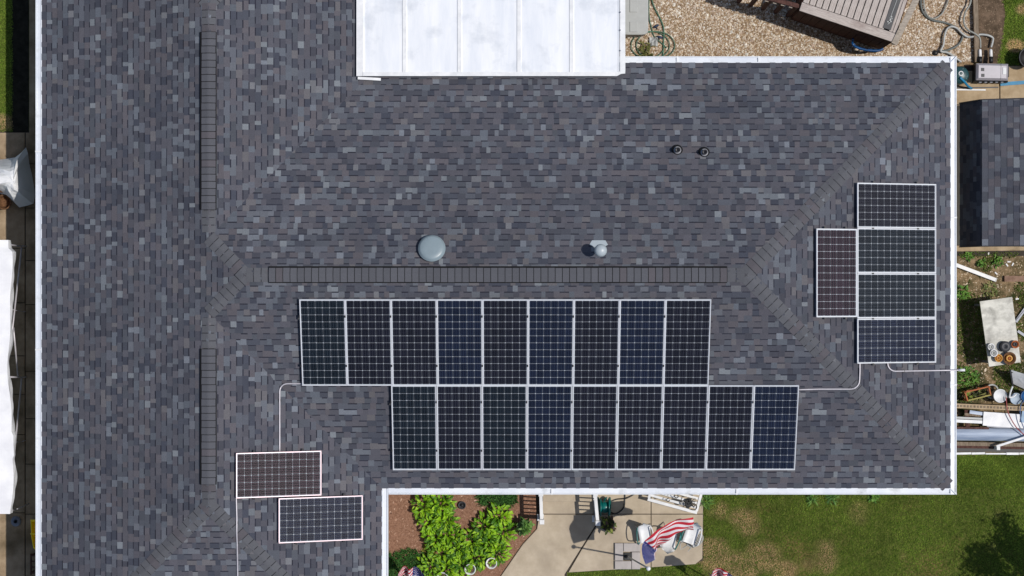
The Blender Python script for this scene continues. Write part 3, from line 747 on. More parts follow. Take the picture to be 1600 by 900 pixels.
stones('soil_crumbs', (p.x, q.y, q.x, p.y, inpoly(poly_px([(1529, -14), (1563, -14), (1571, 20), (1569, 60), (1560, 108), (1529, 108)]))), 900, .013, [A(110, 92, 74), A(132, 112, 92), A(84, 70, 56), A(150, 130, 108)], M['piece'],
       'brown crumbs on the bare soil strip beside the gravel', 'soil', 8, flat=.5, zb=.012)

def vnoise(x, y, s, seed=0):
    """smooth value noise 0..1"""
    rg = np.random.default_rng(seed); G = rg.random((64, 64)); u, v = x*s+100, y*s+100
    i, j = np.floor(u).astype(int), np.floor(v).astype(int); fu, fv = u-i, v-j; fu = fu*fu*(3-2*fu); fv = fv*fv*(3-2*fv)
    g_ = lambda a_, b_: G[a_ % 64, b_ % 64]
    return (g_(i, j)*(1-fu)+g_(i+1, j)*fu)*(1-fv)+(g_(i, j+1)*(1-fu)+g_(i+1, j+1)*fu)*fv
def blades(name, region, n, length, width, colf, label, cat, seed, zb=0.0, tilt=.8, mat=None):
    rg = np.random.default_rng(seed); x0, y0, x1, y1, test = region
    xs = rg.uniform(x0, x1, n); ys_ = rg.uniform(y0, y1, n); keep = np.array([test(a_, b_) for a_, b_ in zip(xs, ys_)]); xs, ys_ = xs[keep], ys_[keep]; n = len(xs)
    an = rg.uniform(0, 2*math.pi, n); ln = length*rg.uniform(.55, 1.3, n); tl = rg.uniform(.25, 1.0, n)*tilt; w_ = width*rg.uniform(.7, 1.3, n)
    dx, dy = np.cos(an), np.sin(an)
    def P(f, wf, hf): return np.stack([xs+dx*ln*f*tl-dy*w_*wf, ys_+dy*ln*f*tl+dx*w_*wf, zb+ln*hf], -1)
    V = np.stack([P(0, -.5, 0), P(0, .5, 0), P(.5, .45, .5), P(.5, -.45, .5), P(1.0, 0, .62)], 1).reshape(-1, 3)
    b = np.arange(n)*5
    Fq = [(k, k+1, k+2, k+3) for k in b.tolist()]; Ft = [(k+3, k+2, k+4) for k in b.tolist()]
    Fc = Fq+Ft
    cs = colf(xs, ys_, rg); C = np.concatenate([cs, np.ones((n, 1))], 1); C = np.concatenate([C, C], 0)
    me = bpy.data.meshes.new(name); me.from_pydata(V.tolist(), [], Fc); me.materials.append(mat or M['blade'])
    at_ = me.attributes.new('Col', 'FLOAT_COLOR', 'FACE'); at_.data.foreach_set('color', C.astype(np.float32).ravel()); me.update()
    o = bpy.data.objects.new(name, me); col.objects.link(o); o['_w'] = (0, 0, 0); return tag(o, label, cat, kind='stuff')
GA, GB_, GC = np.array(A(78, 112, 30)), np.array(A(146, 166, 66)), np.array(A(214, 182, 134))
def lawncol(dry):
    def f(x, y, rg):
        n1 = vnoise(x, y, 1.1, 4)*.6+vnoise(x, y, 3.3, 9)*.4
        t = rg.random(len(x))[:, None]; c = GA*(1-t)+GB_*t
        px = 800+x*F/ZC; py = 450-y*F/ZC
        d = np.zeros(len(x))
        for cx, cy, r, k in dry: d = np.maximum(d, k*np.exp(-((px-cx)**2+((py-cy)*1.2)**2)/r**2))
        m = np.clip((d*(.45+1.9*n1)-.50+.10*vnoise(x, y, 7, 5))*2.6, 0, .95)[:, None]
        m = m*(rg.random(len(x))[:, None] < .9)
        c = c*(1-m)+GC*m
        return c*(.55+.55*vnoise(x, y, .8, 2)+.4*vnoise(x, y, 4.5, 6))[:, None]*rg.uniform(.7, 1.25, (len(x), 1))
    return f
dry = [(1165, 815, 34, 1), (1120, 800, 26, .8), (1195, 870, 40, .9), (1115, 865, 36, .8), (1280, 870, 40, .8), (1150, 890, 45, .9), (1225, 890, 30, .8), (1555, 800, 30, .5), (1350, 800, 40, .4), (1400, 870, 30, .4), (1545, 850, 30, .4)]
p, q = at(1086, 762), at(1612, 908)
notpatio = inpoly(poly_px([(700, 690), (1098, 690), (1097, 872), (1086, 880), (888, 894), (880, 960), (700, 960)]))
okl = lambda x, y: not notpatio(x, y)
blades('grass', (p.x, q.y, q.x, p.y, okl), 60000, .055, .011, lawncol(dry), 'mown front lawn with dry straw patches near the patio', 'grass', 11)
p, q = at(1480, 708), at(1612, 762)
blades('grass', (p.x, q.y, q.x, p.y, lambda x, y: True), 14000, .055, .011, lawncol([]), 'green lawn strip between the scrap pile and the front lawn', 'grass', 12)
p, q = at(872, 880), at(1098, 908)
blades('grass', (p.x, q.y, q.x, p.y, okl), 7000, .06, .011, lawncol([]), 'grass fringe along the front edge of the patio', 'grass', 13)
p, q = at(-12, -12), at(20, 206)
blades('grass', (p.x, q.y, q.x, p.y, lambda x, y: True), 10000, .05, .011, lawncol([(8, 190, 20, .8)]), 'lawn strip along the left side of the house', 'grass', 14)
p, q = at(1556, -12), at(1612, 104)
okr = inpoly(poly_px([(1562, -12), (1572, 20), (1566, 60), (1556, 104), (1574, 108), (1612, 106), (1612, -12)]))
blades('grass', (p.x, q.y, q.x, p.y, okr), 10000, .055, .011, lawncol([(1585, 70, 16, .9), (1600, 15, 18, .6)]), 'grass patch in the top right corner behind the pump', 'grass', 15)
def weedcol(x, y, rg):
    t = rg.random(len(x))[:, None]; return (np.array(A(70, 92, 36))*(1-t)+np.array(A(128, 146, 66))*t)*rg.uniform(.6, 1.2, (len(x), 1))
p, q = at(1486, 394), at(1610, 630)
def weedtest(x, y):
    v = float(vnoise(np.array([x]), np.array([y]), 2.1, 31)[0]*.65+vnoise(np.array([x]), np.array([y]), 6, 33)[0]*.35)
    py = 450-y*F/ZC; px = 800+x*F/ZC
    return v > .56 - (.14 if px < 1530 else 0) - (.08 if py > 575 else 0) + (.08 if py < 430 else 0)
blades('weeds', (p.x, q.y, q.x, p.y, weedtest), 13000, .07, .022, weedcol, 'low green weeds over the dirt right of the house', 'weeds', 16)
def gcov(x, y, rg):
    t = rg.random(len(x))[:, None]; return (np.array(A(44, 82, 38))*(1-t)+np.array(A(84, 132, 58))*t)*rg.uniform(.6, 1.2, (len(x), 1))
pol = inpoly(poly_px([(600, 868), (618, 864), (640, 858), (664, 862), (668, 880), (660, 905), (600, 905)])); p, q = at(598, 850), at(672, 906)
blades('ground_cover', (p.x, q.y, q.x, p.y, pol), 2600, .15, .02, gcov, 'dark green grassy ground cover in the lower left bed corner', 'ground cover', 17)
pol = inpoly(poly_px([(744, 760), (806, 760), (808, 786), (796, 792), (772, 788), (750, 790)])); p, q = at(740, 755), at(810, 795)
blades('ground_cover', (p.x, q.y, q.x, p.y, pol), 2200, .15, .02, gcov, 'dark green grassy ground cover under the front gutter by the railing', 'ground cover', 18)
pol = inpoly(poly_px([(664, 848), (678, 852), (680, 872), (668, 876), (660, 862)])); p, q = at(656, 840), at(684, 880)
blades('ground_cover', (p.x, q.y, q.x, p.y, pol), 900, .10, .026, lambda x, y, rg: np.array(A(170, 164, 70))*rg.uniform(.5, 1.15, (len(x), 1)), 'yellowing low plant between mulch and hostas', 'ground cover', 19)

# leaf clump plants
def leaf_mesh(name, L_, W_, c, droop=.35, fold=.25):
    mb = MB(); n = 5; mid = []; lf = []; rt = []
    for i in range(n+1):
        t = i/n; w_ = W_*math.sin(math.pi*min(1, (t*.93+.07))**.8)*.5 if i < n else 0.0
        y = L_*t; z = L_*(.55*t-droop*2.0*t*t)
        mid.append((0, y, z)); lf.append((-w_, y, z+w_*fold)); rt.append((w_, y, z+w_*fold))
    for i in range(n):
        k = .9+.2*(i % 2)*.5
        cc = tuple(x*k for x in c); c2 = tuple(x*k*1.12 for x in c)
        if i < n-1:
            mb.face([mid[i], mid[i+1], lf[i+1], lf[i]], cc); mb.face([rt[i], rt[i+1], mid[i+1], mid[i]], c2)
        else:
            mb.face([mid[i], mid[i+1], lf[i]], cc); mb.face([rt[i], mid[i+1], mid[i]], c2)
    return mb.mesh(name, M['leafy'], smooth=False)
HC = [A(132, 182, 16), A(148, 196, 26), A(118, 168, 18), A(164, 206, 46), A(84, 132, 20), A(140, 190, 50), A(66, 112, 20)]
hleaf = [leaf_mesh('leaf', .20*s_, .085*s_, c, dr) for c in HC for s_, dr in ((1.0, .36), (1.15, .30), (.85, .42))]
def hosta(px, py, n, rad, label, meshes=hleaf, group='hostas in the front bed', cat='hosta', name='hosta_plant', seed=0, zt=.30):
    r_ = random.Random(seed*31+int(px)); p = at(px, py, 0.0); t = thing(name, label, cat, (p.x, p.y, .012), group)
    for i in range(n):
        f_ = (i+.5)/n; rr = rad*math.sqrt(f_)*1.12; an = i*2.39996+r_.uniform(-.3, .3)
        o = bpy.data.objects.new('leaf', r_.choice(meshes)); o.parent = t; col.objects.link(o)
        h = zt*(1-.5*f_)*r_.uniform(.55, 1.12)
        o.location = (rr*math.cos(an)*.8, rr*math.sin(an)*.8, h)
        s_ = r_.uniform(.52, .82); o.scale = (s_*1.05, s_, s_)
        o.rotation_euler = ((.9-1.1*f_)+r_.uniform(-.15, .15), r_.uniform(-.35, .35), an-math.pi/2+r_.uniform(-1.1, 1.1))
    st_ = MB(); rr0 = random.Random(int(px*7+py))
    for i in range(10):
        an = i*.63+rr0.uniform(-.2, .2); q = Vector((p.x+math.cos(an)*rad*.55*rr0.uniform(.3, 1), p.y+math.sin(an)*rad*.55*rr0.uniform(.3, 1), .18)); st_.tube([(p.x+math.cos(an)*.03, p.y+math.sin(an)*.03, .0), q.lerp(Vector((p.x, p.y, .1)), .5), q], .008, 5, A(70, 110, 30))
    st_.build('stems', M['leafy'], t)
    return t
hp = [(664, 790, 'hosta at the top left end of the clump, by the gutter'), (689, 786, 'hosta under the front gutter left of the dark pot'), (673, 813, 'hosta at the left mulch edge, below the top left one'), (695, 812, 'hosta on the inner side of the left clump near the dark pot'),
      (682, 838, 'hosta halfway down the left mulch edge'), (703, 835, 'hosta in the crook of the clump below the dark pot'), (692, 862, 'hosta at the lower left, beside the yellowing plant'), (716, 856, 'hosta at the heart of the clump, lower left'),
      (738, 846, 'hosta just below the mulch gap in the middle'), (758, 822, 'hosta right of the mulch gap'), (780, 806, 'hosta nearest the dark ground cover by the gutter'), (787, 830, 'rightmost hosta, nearest the planter with the red ball'),
      (764, 848, 'hosta on the right side of the clump above the ring pots'), (746, 869, 'hosta directly above the middle ring pot'), (722, 880, 'hosta between the two lower ring pots'), (698, 886, 'hosta above the lowest ring pot'), (674, 884, 'small hosta beside the striped flag'), (776, 862, 'hosta at the walk-side edge above the right ring pot')]
for i, (x, y, lb) in enumerate(hp): hosta(x, y, 78, .30, 'bright green '+lb, seed=i)

# dark pot in the mulch, ring pots, red ball, white block
p = at(722, 789); t = thing('sunken_pot', 'small dark pot sunk in the mulch between the hostas', 'pot', (p.x, p.y, 0))
mb = MB(); mb.lathe((p.x, p.y, 0), [(.075, 0), (.095, .06), (.095, .08), (.075, .08), (.07, .03), (.01, .03)], 20); mb.build('rim', M['dgray'], t, True)
mb = MB(); mb.lathe((p.x, p.y, .03), [(.04, 0), (.035, .04), (.005, .045)], 12); mb.build('plug', M['black'], t, True)
for (x, y, lb) in ((735, 887, 'white-rimmed round pot at the front of the hostas, middle of three'), (768, 877.5, 'white-rimmed round pot nearest the curved walk'), (692, 900, 'white-rimmed round pot lowest and leftmost of three')):
    p = at(x, y); t = thing('ring_pot', lb, 'pot', (p.x, p.y, 0), 'white-rimmed pots in the front bed')
    mb = MB(); mb.lathe((p.x, p.y, .0), [(.10, 0), (.125, .30), (.134, .305), (.134, .32), (.120, .322), (.113, .24), (.01, .23)], 28); mb.build('rim', M['white'], t, True)
    mb = MB(); mb.lathe((p.x, p.y, .235), [(.102, 0), (.08, .012), (.01, .016)], 16); mb.build('soil', M['soil'], t)
    for k in range(7):
        o = bpy.data.objects.new('leaf', hleaf[(k*5+int(x)) % len(hleaf)]); o.parent = t; o.location = (rnd.uniform(-.03, .03), rnd.uniform(-.03, .03), .25); s_ = rnd.uniform(.3, .45); o.scale = (s_, s_, s_); o.rotation_euler = (.3, 0, k*.9+rnd.random()); col.objects.link(o)
p = at(808, 823); mb = MB(); mb.lathe((p.x, p.y, .0), [(.02, 0), (.042, .02), (.05, .05), (.042, .08), (.02, .098), (.003, .1)], 16); tag(mb.build('ball', M['red'], None, True), 'small red ball on the mulch beside the left planter', 'ball')
p = at(813, 834); mb = MB(); mb.box(p.x, p.y, .045, .06, .06, .07, .5, bev=.012); tag(mb.build('white_block', M['white']), 'small white block on the mulch below the left planter', 'block')

# planters
pleaf = [leaf_mesh('leaf', .12, .06, c, .3) for c in (A(84, 124, 48), A(104, 146, 62), A(66, 102, 40), A(128, 166, 84))]
pleaf2 = [leaf_mesh('leaf', .12, .06, c, .3) for c in (A(70, 82, 40), A(120, 134, 48), A(54, 62, 30), A(150, 160, 70), A(84, 60, 48))]
def planter(px, py, lb, meshes, potmat):
    p = at(px, py); t = thing('planter', lb, 'planter', (p.x, p.y, .012))
    mb = MB(); mb.lathe((p.x, p.y, .012), [(.10, 0), (.15, .28), (.17, .285), (.17, .32), (.145, .32), (.13, .25), (.01, .24)], 24); mb.build('pot', potmat, t, True)
    mb = MB(); mb.lathe((p.x, p.y, .255), [(.132, 0), (.08, .02), (.01, .03)], 16); mb.build('soil', M['soil'], t)
    r_ = random.Random(int(px))
    for i in range(64):
        f_ = (i+.5)/64; an = i*2.4; o = bpy.data.objects.new('leaf', r_.choice(meshes)); o.parent = t
        o.location = (.15*math.sqrt(f_)*math.cos(an), .15*math.sqrt(f_)*math.sin(an), .28+.22*(1-f_)*r_.uniform(.7, 1.1)); s_ = r_.uniform(.8, 1.25); o.scale = (s_, s_, s_)
        o.rotation_euler = (.8-1.2*f_+r_.uniform(-.2, .2), r_.uniform(-.3, .3), r_.uniform(0, 6.28)); col.objects.link(o)
planter(820, 820.5, 'round dark planter of leafy greens at the foot of the left railing', pleaf, M['dgray'])
planter(949, 817, 'round planter of yellow-green and dark leaves beside the right railing', pleaf2, M['dgray'])
p = at(953, 829); mb = MB(); mb.lathe((p.x, p.y, .05), [(.04, 0), (.05, .02), (.04, .05), (.012, .06)], 8); tag(mb.build('white_stone', M['white']), 'small white stone in front of the right planter', 'stone')

# ------------------------------------------------------------------ porch railings
def railing(pxa, pya, pxb, pyb, lb):
    zt = .92; a_ = at(pxa, pya, zt); b_ = at(pxb, pyb, zt); a_.z = b_.z = 0
    ex = a_ + (a_-b_)*.6
    t = thing('railing', lb, 'railing', (b_.x, b_.y, .05), 'porch railings')
    up = lambda v_, z: Vector((v_.x, v_.y, z))
    mb = MB(); mb.bar(up(ex, zt), up(b_, zt), .075, .05); mb.build('top_rail', M['white'], t)
    mb = MB(); mb.bar(up(ex, .16), up(b_, .16), .06, .045); mb.build('bottom_rail', M['white'], t)
    for v_ in (b_, ex, a_+(a_-b_)*.02):
        mb = MB(); mb.box(v_.x, v_.y, .52, .095, .095, .94); mb.build('post', M['white'], t)
        mb = MB(); mb.box(v_.x, v_.y, 1.005, .115, .115, .03, bev=.012); mb.build('post_cap', M['white'], t)
    for k in range(1, 11):
        v_ = b_.lerp(ex, k/11.0); mb = MB(); mb.box(v_.x, v_.y, .54, .03, .03, .74); mb.build('baluster', M['white'], t)
    d = (b_-a_).normalized(); mb = MB(); mb.box(b_.x-.02, b_.y, .06, .16, .16, .03, bev=.01); mb.build('base_plate', M['white'], t)
railing(845, 772, 846.5, 815, 'white porch railing on the hosta side of the walk')
railing(930, 772, 934, 817, 'white porch railing on the patio side, next to the hose reel')

# hose reel and hose
p = at(944, 790); t = thing('hose_reel', 'teal hose reel standing beside the right railing', 'hose reel', (p.x, p.y, .05))
for s_ in (-.10, .10):
    mb = MB(); mb.lathe((p.x+s_, p.y, .30), [(.22, -.015), (.23, 0), (.22, .015), (.06, .02)], 24, axis=(1, 0, 0)); mb.build('side_disc', M['teal2'], t, True)
mb = MB(); mb.lathe((p.x-.09, p.y, .30), [(.12, 0), (.14, .05), (.14, .13), (.12, .18)], 20, axis=(1, 0, 0)); mb.build('drum', M['teal2'], t, True)
for s_ in (-.14, .14):
    mb = MB(); mb.tube([(p.x+s_, p.y-.2, .07), (p.x+s_, p.y-.04, .34), (p.x+s_, p.y+.2, .07)], .015, 8); mb.build('leg', M['teal2'], t)
mb = MB(); mb.tube([(p.x-.02, p.y+.16, .42), (p.x, p.y+.24, .62), (p.x+.03, p.y+.26, .66)], .02, 8); mb.build('handle', M['teal2'], t)
mb = MB(); mb.tube(catmull([(*at(950, 798)[:2], .08), (*at(962, 802)[:2], .066), (*at(974, 793)[:2], .066), (*at(976, 778)[:2], .07), (*at(976, 765)[:2], .07)], 6), .016, 8); mb.tube(catmull([(*at(950, 786)[:2], .12), (*at(962, 780)[:2], .07), (*at(978, 778)[:2], .10), (*at(990, 772)[:2], .07), (*at(1000, 764)[:2], .07)], 6), .014, 8)
tag(mb.build('garden_hose', M['hose_black'], None, True), 'black garden hose looping off the teal reel', 'hose')

# white bench with slats and cast scrollwork
A0, B0 = at(1012, 780, .42), at(1089, 801, .42); e1 = (B0-A0).normalized(); e2 = Vector((-e1.y, e1.x, 0)); L_ = (B0-A0).length
t = thing('garden_bench', 'white slatted garden bench with dark scrollwork under the front gutter', 'bench', (A0.x, A0.y, .05))
mb = MB(); mb.bar(A0, B0, .07, .05); mb.build('front_bar', M['white'], t)
for s_ in (0.02, L_-.02):
    mb = MB(); mb.bar(A0+e1*s_+e2*.036, A0+e1*s_+e2*.85, .06, .05); mb.build('side_bar', M['white'], t)
for k in range(1, 5):
    mb = MB(); mb.bar(A0+e1*.05+e2*.11*k-Vector((0, 0, .01)), A0+e1*(L_-.05)+e2*.11*k-Vector((0, 0, .01)), .055, .02); mb.build('slat', M['white'], t)
for s_ in (.06, L_-.06):
    for d_ in (.0, .5):
        q = A0+e1*s_+e2*d_; mb = MB(); mb.bar((q.x, q.y, .05), (q.x, q.y, .395), .045, .045); mb.build('leg', M['white'], t)
rr = random.Random(5)
for k in range(16):
    c = A0+e1*(L_*(.3+.65*rr.random()))+e2*rr.uniform(.12, .6)+Vector((0, 0, .05+.12*rr.random())); r0 = rr.uniform(.04, .10); a0 = rr.uniform(0, 6)
    mb = MB(); mb.tube([c+Vector((math.cos(a0+i*.5)*r0*(1-i*.06), math.sin(a0+i*.5)*r0*(1-i*.06), 0)) for i in range(12)], .011, 6); mb.build('scroll', M['cast'] if k % 3 else M['lgray'], t, True)
c = A0+e1*(L_*.78)+e2*.17+Vector((0, 0, .05)); mb = MB()
mb.lathe(c, [(.09, 0), (.11, .02), (.08, .05), (.02, .06)], 9); mb.build('rosette', M['cast'], t)
mb = MB(); mb.bar(A0+e1*.05+e2*.66+Vector((0, 0, .35)), A0+e1*(L_-.05)+e2*.66+Vector((0, 0, .35)), .05, .04); mb.build('back_rail', M['white'], t)
for s_ in (.06, L_-.06):
    mb = MB(); mb.bar(A0+e1*s_+e2*.6, A0+e1*s_+e2*.66+Vector((0, 0, .35)), .04, .04); mb.build('back_post', M['white'], t)

# moulded chairs
def chair(px, py, rz, lb, s_=1.0):
    p = at(px, py, .4); p.z = .05; t = thing('garden_chair', lb, 'chair', p, 'moulded garden chairs')
    ca, sa = math.cos(rz), math.sin(rz)
    def W(x, y, z): return (p.x+(x*ca-y*sa)*s_, p.y+(x*sa+y*ca)*s_, .05+z*s_)
    mb = MB(); K = 9; g_ = []
    for i in range(K):                      # seat and shell back as one curved sheet; pointed oval back
        u = i/(K-1)
        if u < .5: y = -.22+.5*(u/.5); z = .40-.03*math.sin(u*2*math.pi); hw = .21*(.9+.1*u)
        else: v_ = (u-.5)/.5; y = .28+.16*v_; z = .40+.45*v_; hw = .23*math.sqrt(max(0.02, 1-v_**2.2))
        g_.append([W(hw*x, y-.05*(1-x*x)*(-1 if u > .5 else 0), z+.04*x*x) for x in (-1, -.5, 0, .5, 1)])
    top = [q_ for r0 in g_ for q_ in r0]; bot = [(x, y, z-.022) for x, y, z in top]; n = len(top)
    fs = []
    for i in range(K-1):
        for j in range(4): a_ = i*5+j; fs += [(a_, a_+1, a_+6, a_+5), (a_+n, a_+5+n, a_+6+n, a_+1+n)]
    for i in range(K-1): fs += [(i*5, i*5+5, i*5+5+n, i*5+n), (i*5+4, i*5+4+n, i*5+9+n, i*5+9)]
    fs += [(0, n, 4+n, 4), ((K-1)*5, (K-1)*5+4, (K-1)*5+4+n, (K-1)*5+n)]
    mb.raw(top+bot, fs); mb.build('shell', M['white'], t, True)
    for x in (-1, 1):
        for y in (-1, 1):
            mb = MB(); mb.tube([W(.17*x, .20*y, .39), W(.25*x, .33*y, 0)], [.028*s_, .014*s_], 8); mb.build('leg', M['white'], t, True)
        mb = MB(); mb.tube(catmull([W(.2*x, -.2, .40), W(.27*x, -.16, .60), W(.27*x, .1, .62), W(.22*x, .34, .58)], 5), .02*s_, 8); mb.build('arm', M['teal2'] if x < 0 else M['white'], t, True)
chair(1008, 838, .15, 'white moulded chair with teal arm left of the striped flag', .72)
chair(1079, 838, -.35, 'white moulded chair under the fly end of the flag', .8)
chair(1047, 838, 2.9, 'white moulded chair mostly hidden below the middle of the flag', .8)

# wire plant stand lying on the patio
c = at(1086, 844, .1); c.z = .10; t = thing('wire_stand', 'small pale wire plant stand tipped over on the patio', 'plant stand', (c.x, c.y, .05))
a_ = math.radians(35); ex, ey = Vector((math.cos(a_), math.sin(a_), .15)), Vector((-math.sin(a_), math.cos(a_), .1))
mb = MB(); mb.tube([c+ex*(.21*math.cos(i*.2618))+ey*(.15*math.sin(i*.2618)) for i in range(24)], .011, 6, closed=True); mb.build('rim', M['lgray'], t, True)
for k in range(-3, 4):
    f_ = k/4.0; h = .15*math.sqrt(1-f_*f_); mb = MB(); mb.tube([c+ex*.21*f_-ey*h, c+ex*.21*f_+ey*h], .007, 5); mb.build('wire', M['lgray'], t)
    h = .21*math.sqrt(1-f_*f_); mb = MB(); mb.tube([c+ey*.15*f_-ex*h, c+ey*.15*f_+ex*h], .007, 5); mb.build('wire', M['lgray'], t)
for s_ in (-.1, .0, .1):
    mb = MB(); st0 = c-ex*.19+ey*s_; mb.tube(catmull([st0, st0-ex*.14+ey*s_*.3, st0-ex*.25-ey*s_, st0-ex*.36+ey*s_*1.4+Vector((0, 0, -.03))], 5), .010, 6); mb.build('leg', M['lgray'], t, True)

# ------------------------------------------------------------------ flags
def star_pts(r, n=5): return [(math.cos(math.pi/2+i*math.pi/n)*(r if i % 2 == 0 else r*.42), math.sin(math.pi/2+i*math.pi/n)*(r if i % 2 == 0 else r*.42)) for i in range(2*n)]
def flag_cloth(t, top, edge_dirs, full_w, drop, stars=True):
    """top: curve of the upper edge; edge_dirs: horizontal direction the cloth spreads before it falls"""
    N = len(top); R_ = 26; G = []
    for i in range(N):
        row = []; d = edge_dirs[i]; s_ = i/(N-1)
        for j in range(R_+1):
            v_ = j/R_*full_w
            lay = min(v_, full_w*.56); hang = max(0, v_-full_w*.56)
            wob = .05*math.sin(s_*15+v_*7)*s_+.03*math.sin(s_*29-v_*11)*min(1, s_*2)
            fold = (.075*math.sin(s_*13+v_*9)+.03*math.sin(s_*27+v_*5))*min(1, s_*2.2)*min(1, v_*5)
            row.append(top[i]+d*(lay*.76*(1-.22*s_)+hang*.12+fold*.55)+Vector((0, 0, -drop*lay-hang*.95+wob+fold)))
        G.append(row)
    mb = MB(); ncant = int((N-1)*.4)
    for i in range(N-1):
        for j in range(R_):
            stripe = j//2
            m_ = 2 if (i < ncant and stripe < 7) else (0 if stripe % 2 == 0 else 1)
            mb.face([G[i][j], G[i+1][j], G[i+1][j+1], G[i][j+1]], m=m_)
    mb.build('cloth', [M['flag_red'], M['flag_white'], M['flag_blue']], t, False)
    if stars:
        sb = MB()
        for rw in range(9):
            for k in range(6 if rw % 2 == 0 else 5):
                u = (k+(.5 if rw % 2 == 0 else 1.0))/6.0*ncant*.97; v_ = (rw+.9)/9.8*14
                i = int(u); j = int(v_); fu, fv = u-i, v_-j
                q = lambda a_, b_: G[min(a_, N-1)][min(b_, R_)]
                P_ = q(i, j)*(1-fu)*(1-fv)+q(i+1, j)*fu*(1-fv)+q(i, j+1)*(1-fu)*fv+q(i+1, j+1)*fu*fv
                du = (q(i+1, j)-q(i, j)).normalized(); dv = (q(i, j+1)-q(i, j)).normalized(); nn = du.cross(dv); nn = nn if nn.z > 0 else -nn
                sb.face([P_+du*x-dv*y+nn*.006 for x, y in star_pts(.0145)])
        sb.build('stars', M['flag_white'], t)
# main flag
HP = 3.12
pb = at(980.5, 869.5, .1); ptop = at(1013, 888, HP)
t = thing('flagpole', 'leaning flagpole in a square of pavers flying a striped star flag', 'flagpole', (pb.x, pb.y, .05))
pxy = at(960.5, 848.5, .1); qxy = at(1000.5, 889.5, .1); sx = qxy.x-pxy.x; sy = pxy.y-qxy.y
cx, cy = (pxy.x+qxy.x)/2, (pxy.y+qxy.y)/2; a1 = sx*.34; b1 = sx*.66; g_ = .004
for (x0, y0, x1, y1) in ((0, .56, .33, 1), (.34, .67, 1, 1), (.66, .0, 1, .66), (0, 0, .65, .32), (0, .33, .33, .55)):
    mb = MB(); mb.box(pxy.x+sx*(x0+x1)/2, qxy.y+sy*(y0+y1)/2, .085, sx*(x1-x0)-g_, sy*(y1-y0)-g_, .07, bev=.008); mb.build('paver', M['paver'], t)
mb = MB(); mb.box(pb.x+.005, pb.y, .085, .185, .185, .06, bev=.01); mb.build('base_plate', M['cast'], t)
mb = MB(); mb.tube([(pb.x, pb.y, .1), (pb.x+.01, pb.y+.005, .25)], [.05, .035], 12); mb.build('socket', M['dgray'], t)
mb = MB(); mb.tube([(pb.x, pb.y, .1), ptop], .019, 10); mb.build('pole', M['lgray'], t, True)
mb = MB(); mb.lathe(ptop, [(.01, -.02), (.04, 0), (.052, .04), (.04, .08), (.01, .098)], 14); mb.build('finial', M['white'], t, True)
fl = thing('flag', 'red and white striped flag with starry blue canton over the patio', 'flag', ptop-Vector((0, 0, .1)))
hz_ = [HP-.06, HP-.05, HP-.02, HP-.03, HP-.10, HP-.2, HP-.3]
tp = [at(x, y, z) for (x, y), z in zip(((1009, 882), (1004, 868), (1004, 851), (1016, 837), (1034, 824), (1056, 813), (1083, 808)), hz_)]
top = catmull(tp, 8)
dirs = []
for i in range(len(top)):
    d = top[min(i+1, len(top)-1)]-top[max(i-1, 0)]; n_ = Vector((d.y, -d.x, 0)).normalized(); n_ = n_ if n_.dot(Vector((1, -.6, 0))) > 0 else -n_
    s_ = i/(len(top)-1); dirs.append(n_*(.7+.3*min(1, s_/.2)))
flag_cloth(fl, top, dirs, .80, .35)
def small_flag(pts, z, poledir, lb, plb, w_, polebase):
    p0 = at(*pts[0], z); pb_ = at(*polebase, 0.0)
    tpole = thing('flagpole', plb, 'flagpole', (pb_.x, pb_.y, 0)); mb = MB(); mb.tube([(pb_.x, pb_.y, 0), p0+Vector((0, 0, .05))], .015, 8); mb.build('pole', M['lgray'], tpole, True)
    mb = MB(); mb.lathe(p0+Vector((0, 0, .05)), [(.01, -.01), (.03, .02), (.01, .055)], 10); mb.build('finial', M['white'], tpole, True)
    f_ = thing('flag', lb, 'flag', p0); tp_ = catmull([at(x, y, z-.03*i) for i, (x, y) in enumerate(pts)], 8)
    flag_cloth(f_, tp_, [Vector(poledir)]*len(tp_), w_, .5, stars=True)
small_flag([(1150, 905), (1140, 896), (1126, 888), (1114, 890)], 2.0, (-.3, -.9, 0), 'small striped flag at the bottom edge over the lawn', 'thin flagpole rising from the lawn below the frame', .6, (1145, 925))
small_flag([(668, 908), (652, 886), (640, 889), (632, 884), (622, 896)], 1.5, (-.1, -.95, 0), 'striped flag in the lower left corner of the flower bed', 'thin flagpole standing in the flower bed', .6, (664, 915))

# ------------------------------------------------------------------ left side: tarp, canopy, small things
t = thing('tarp', 'white tarp draped over a chair by the left wall', 'tarp', at(20, 280, .012))
outl = [(-40, 262), (-14, 250), (4, 249), (24, 246), (34, 238), (40, 230), (44, 240), (46, 256), (50, 274), (53, 290), (55, 304), (52, 318), (44, 321), (30, 324), (22, 316), (12, 307), (0, 302), (-20, 300), (-40, 300)]
rr = random.Random(3); mb = MB(); rings = []
cc = at(20, 284, 1.3)
for k in range(9):
    f_ = k/8.0; ring = []
    for i, (x, y) in enumerate(outl):
        zb = .12 if not (33 < x < 46 and y < 260) else .45
        h = 1.3-(1.3-zb)*(f_**2.6)
        h += (.07*math.sin(i*2.1+k*.9)+.05*math.sin(i*4.7-k*1.7))*f_*(1.15-f_)*1.6+rr.uniform(-.025, .025)*f_
        e_ = at(x, y, zb); q = Vector((cc.x+(e_.x-cc.x)*f_, cc.y+(e_.y-cc.y)*f_, h)); ring.append(q)
    rings.append(ring)
n = len(outl); vs_ = [cc]+[q for r0 in rings[1:] for q in r0]; fs = [(0, 1+i, 1+(i+1) % n) for i in range(n)]
for k in range(7): fs += [(1+k*n+i, 1+(k+1)*n+i, 1+(k+1)*n+(i+1) % n, 1+k*n+(i+1) % n) for i in range(n)]
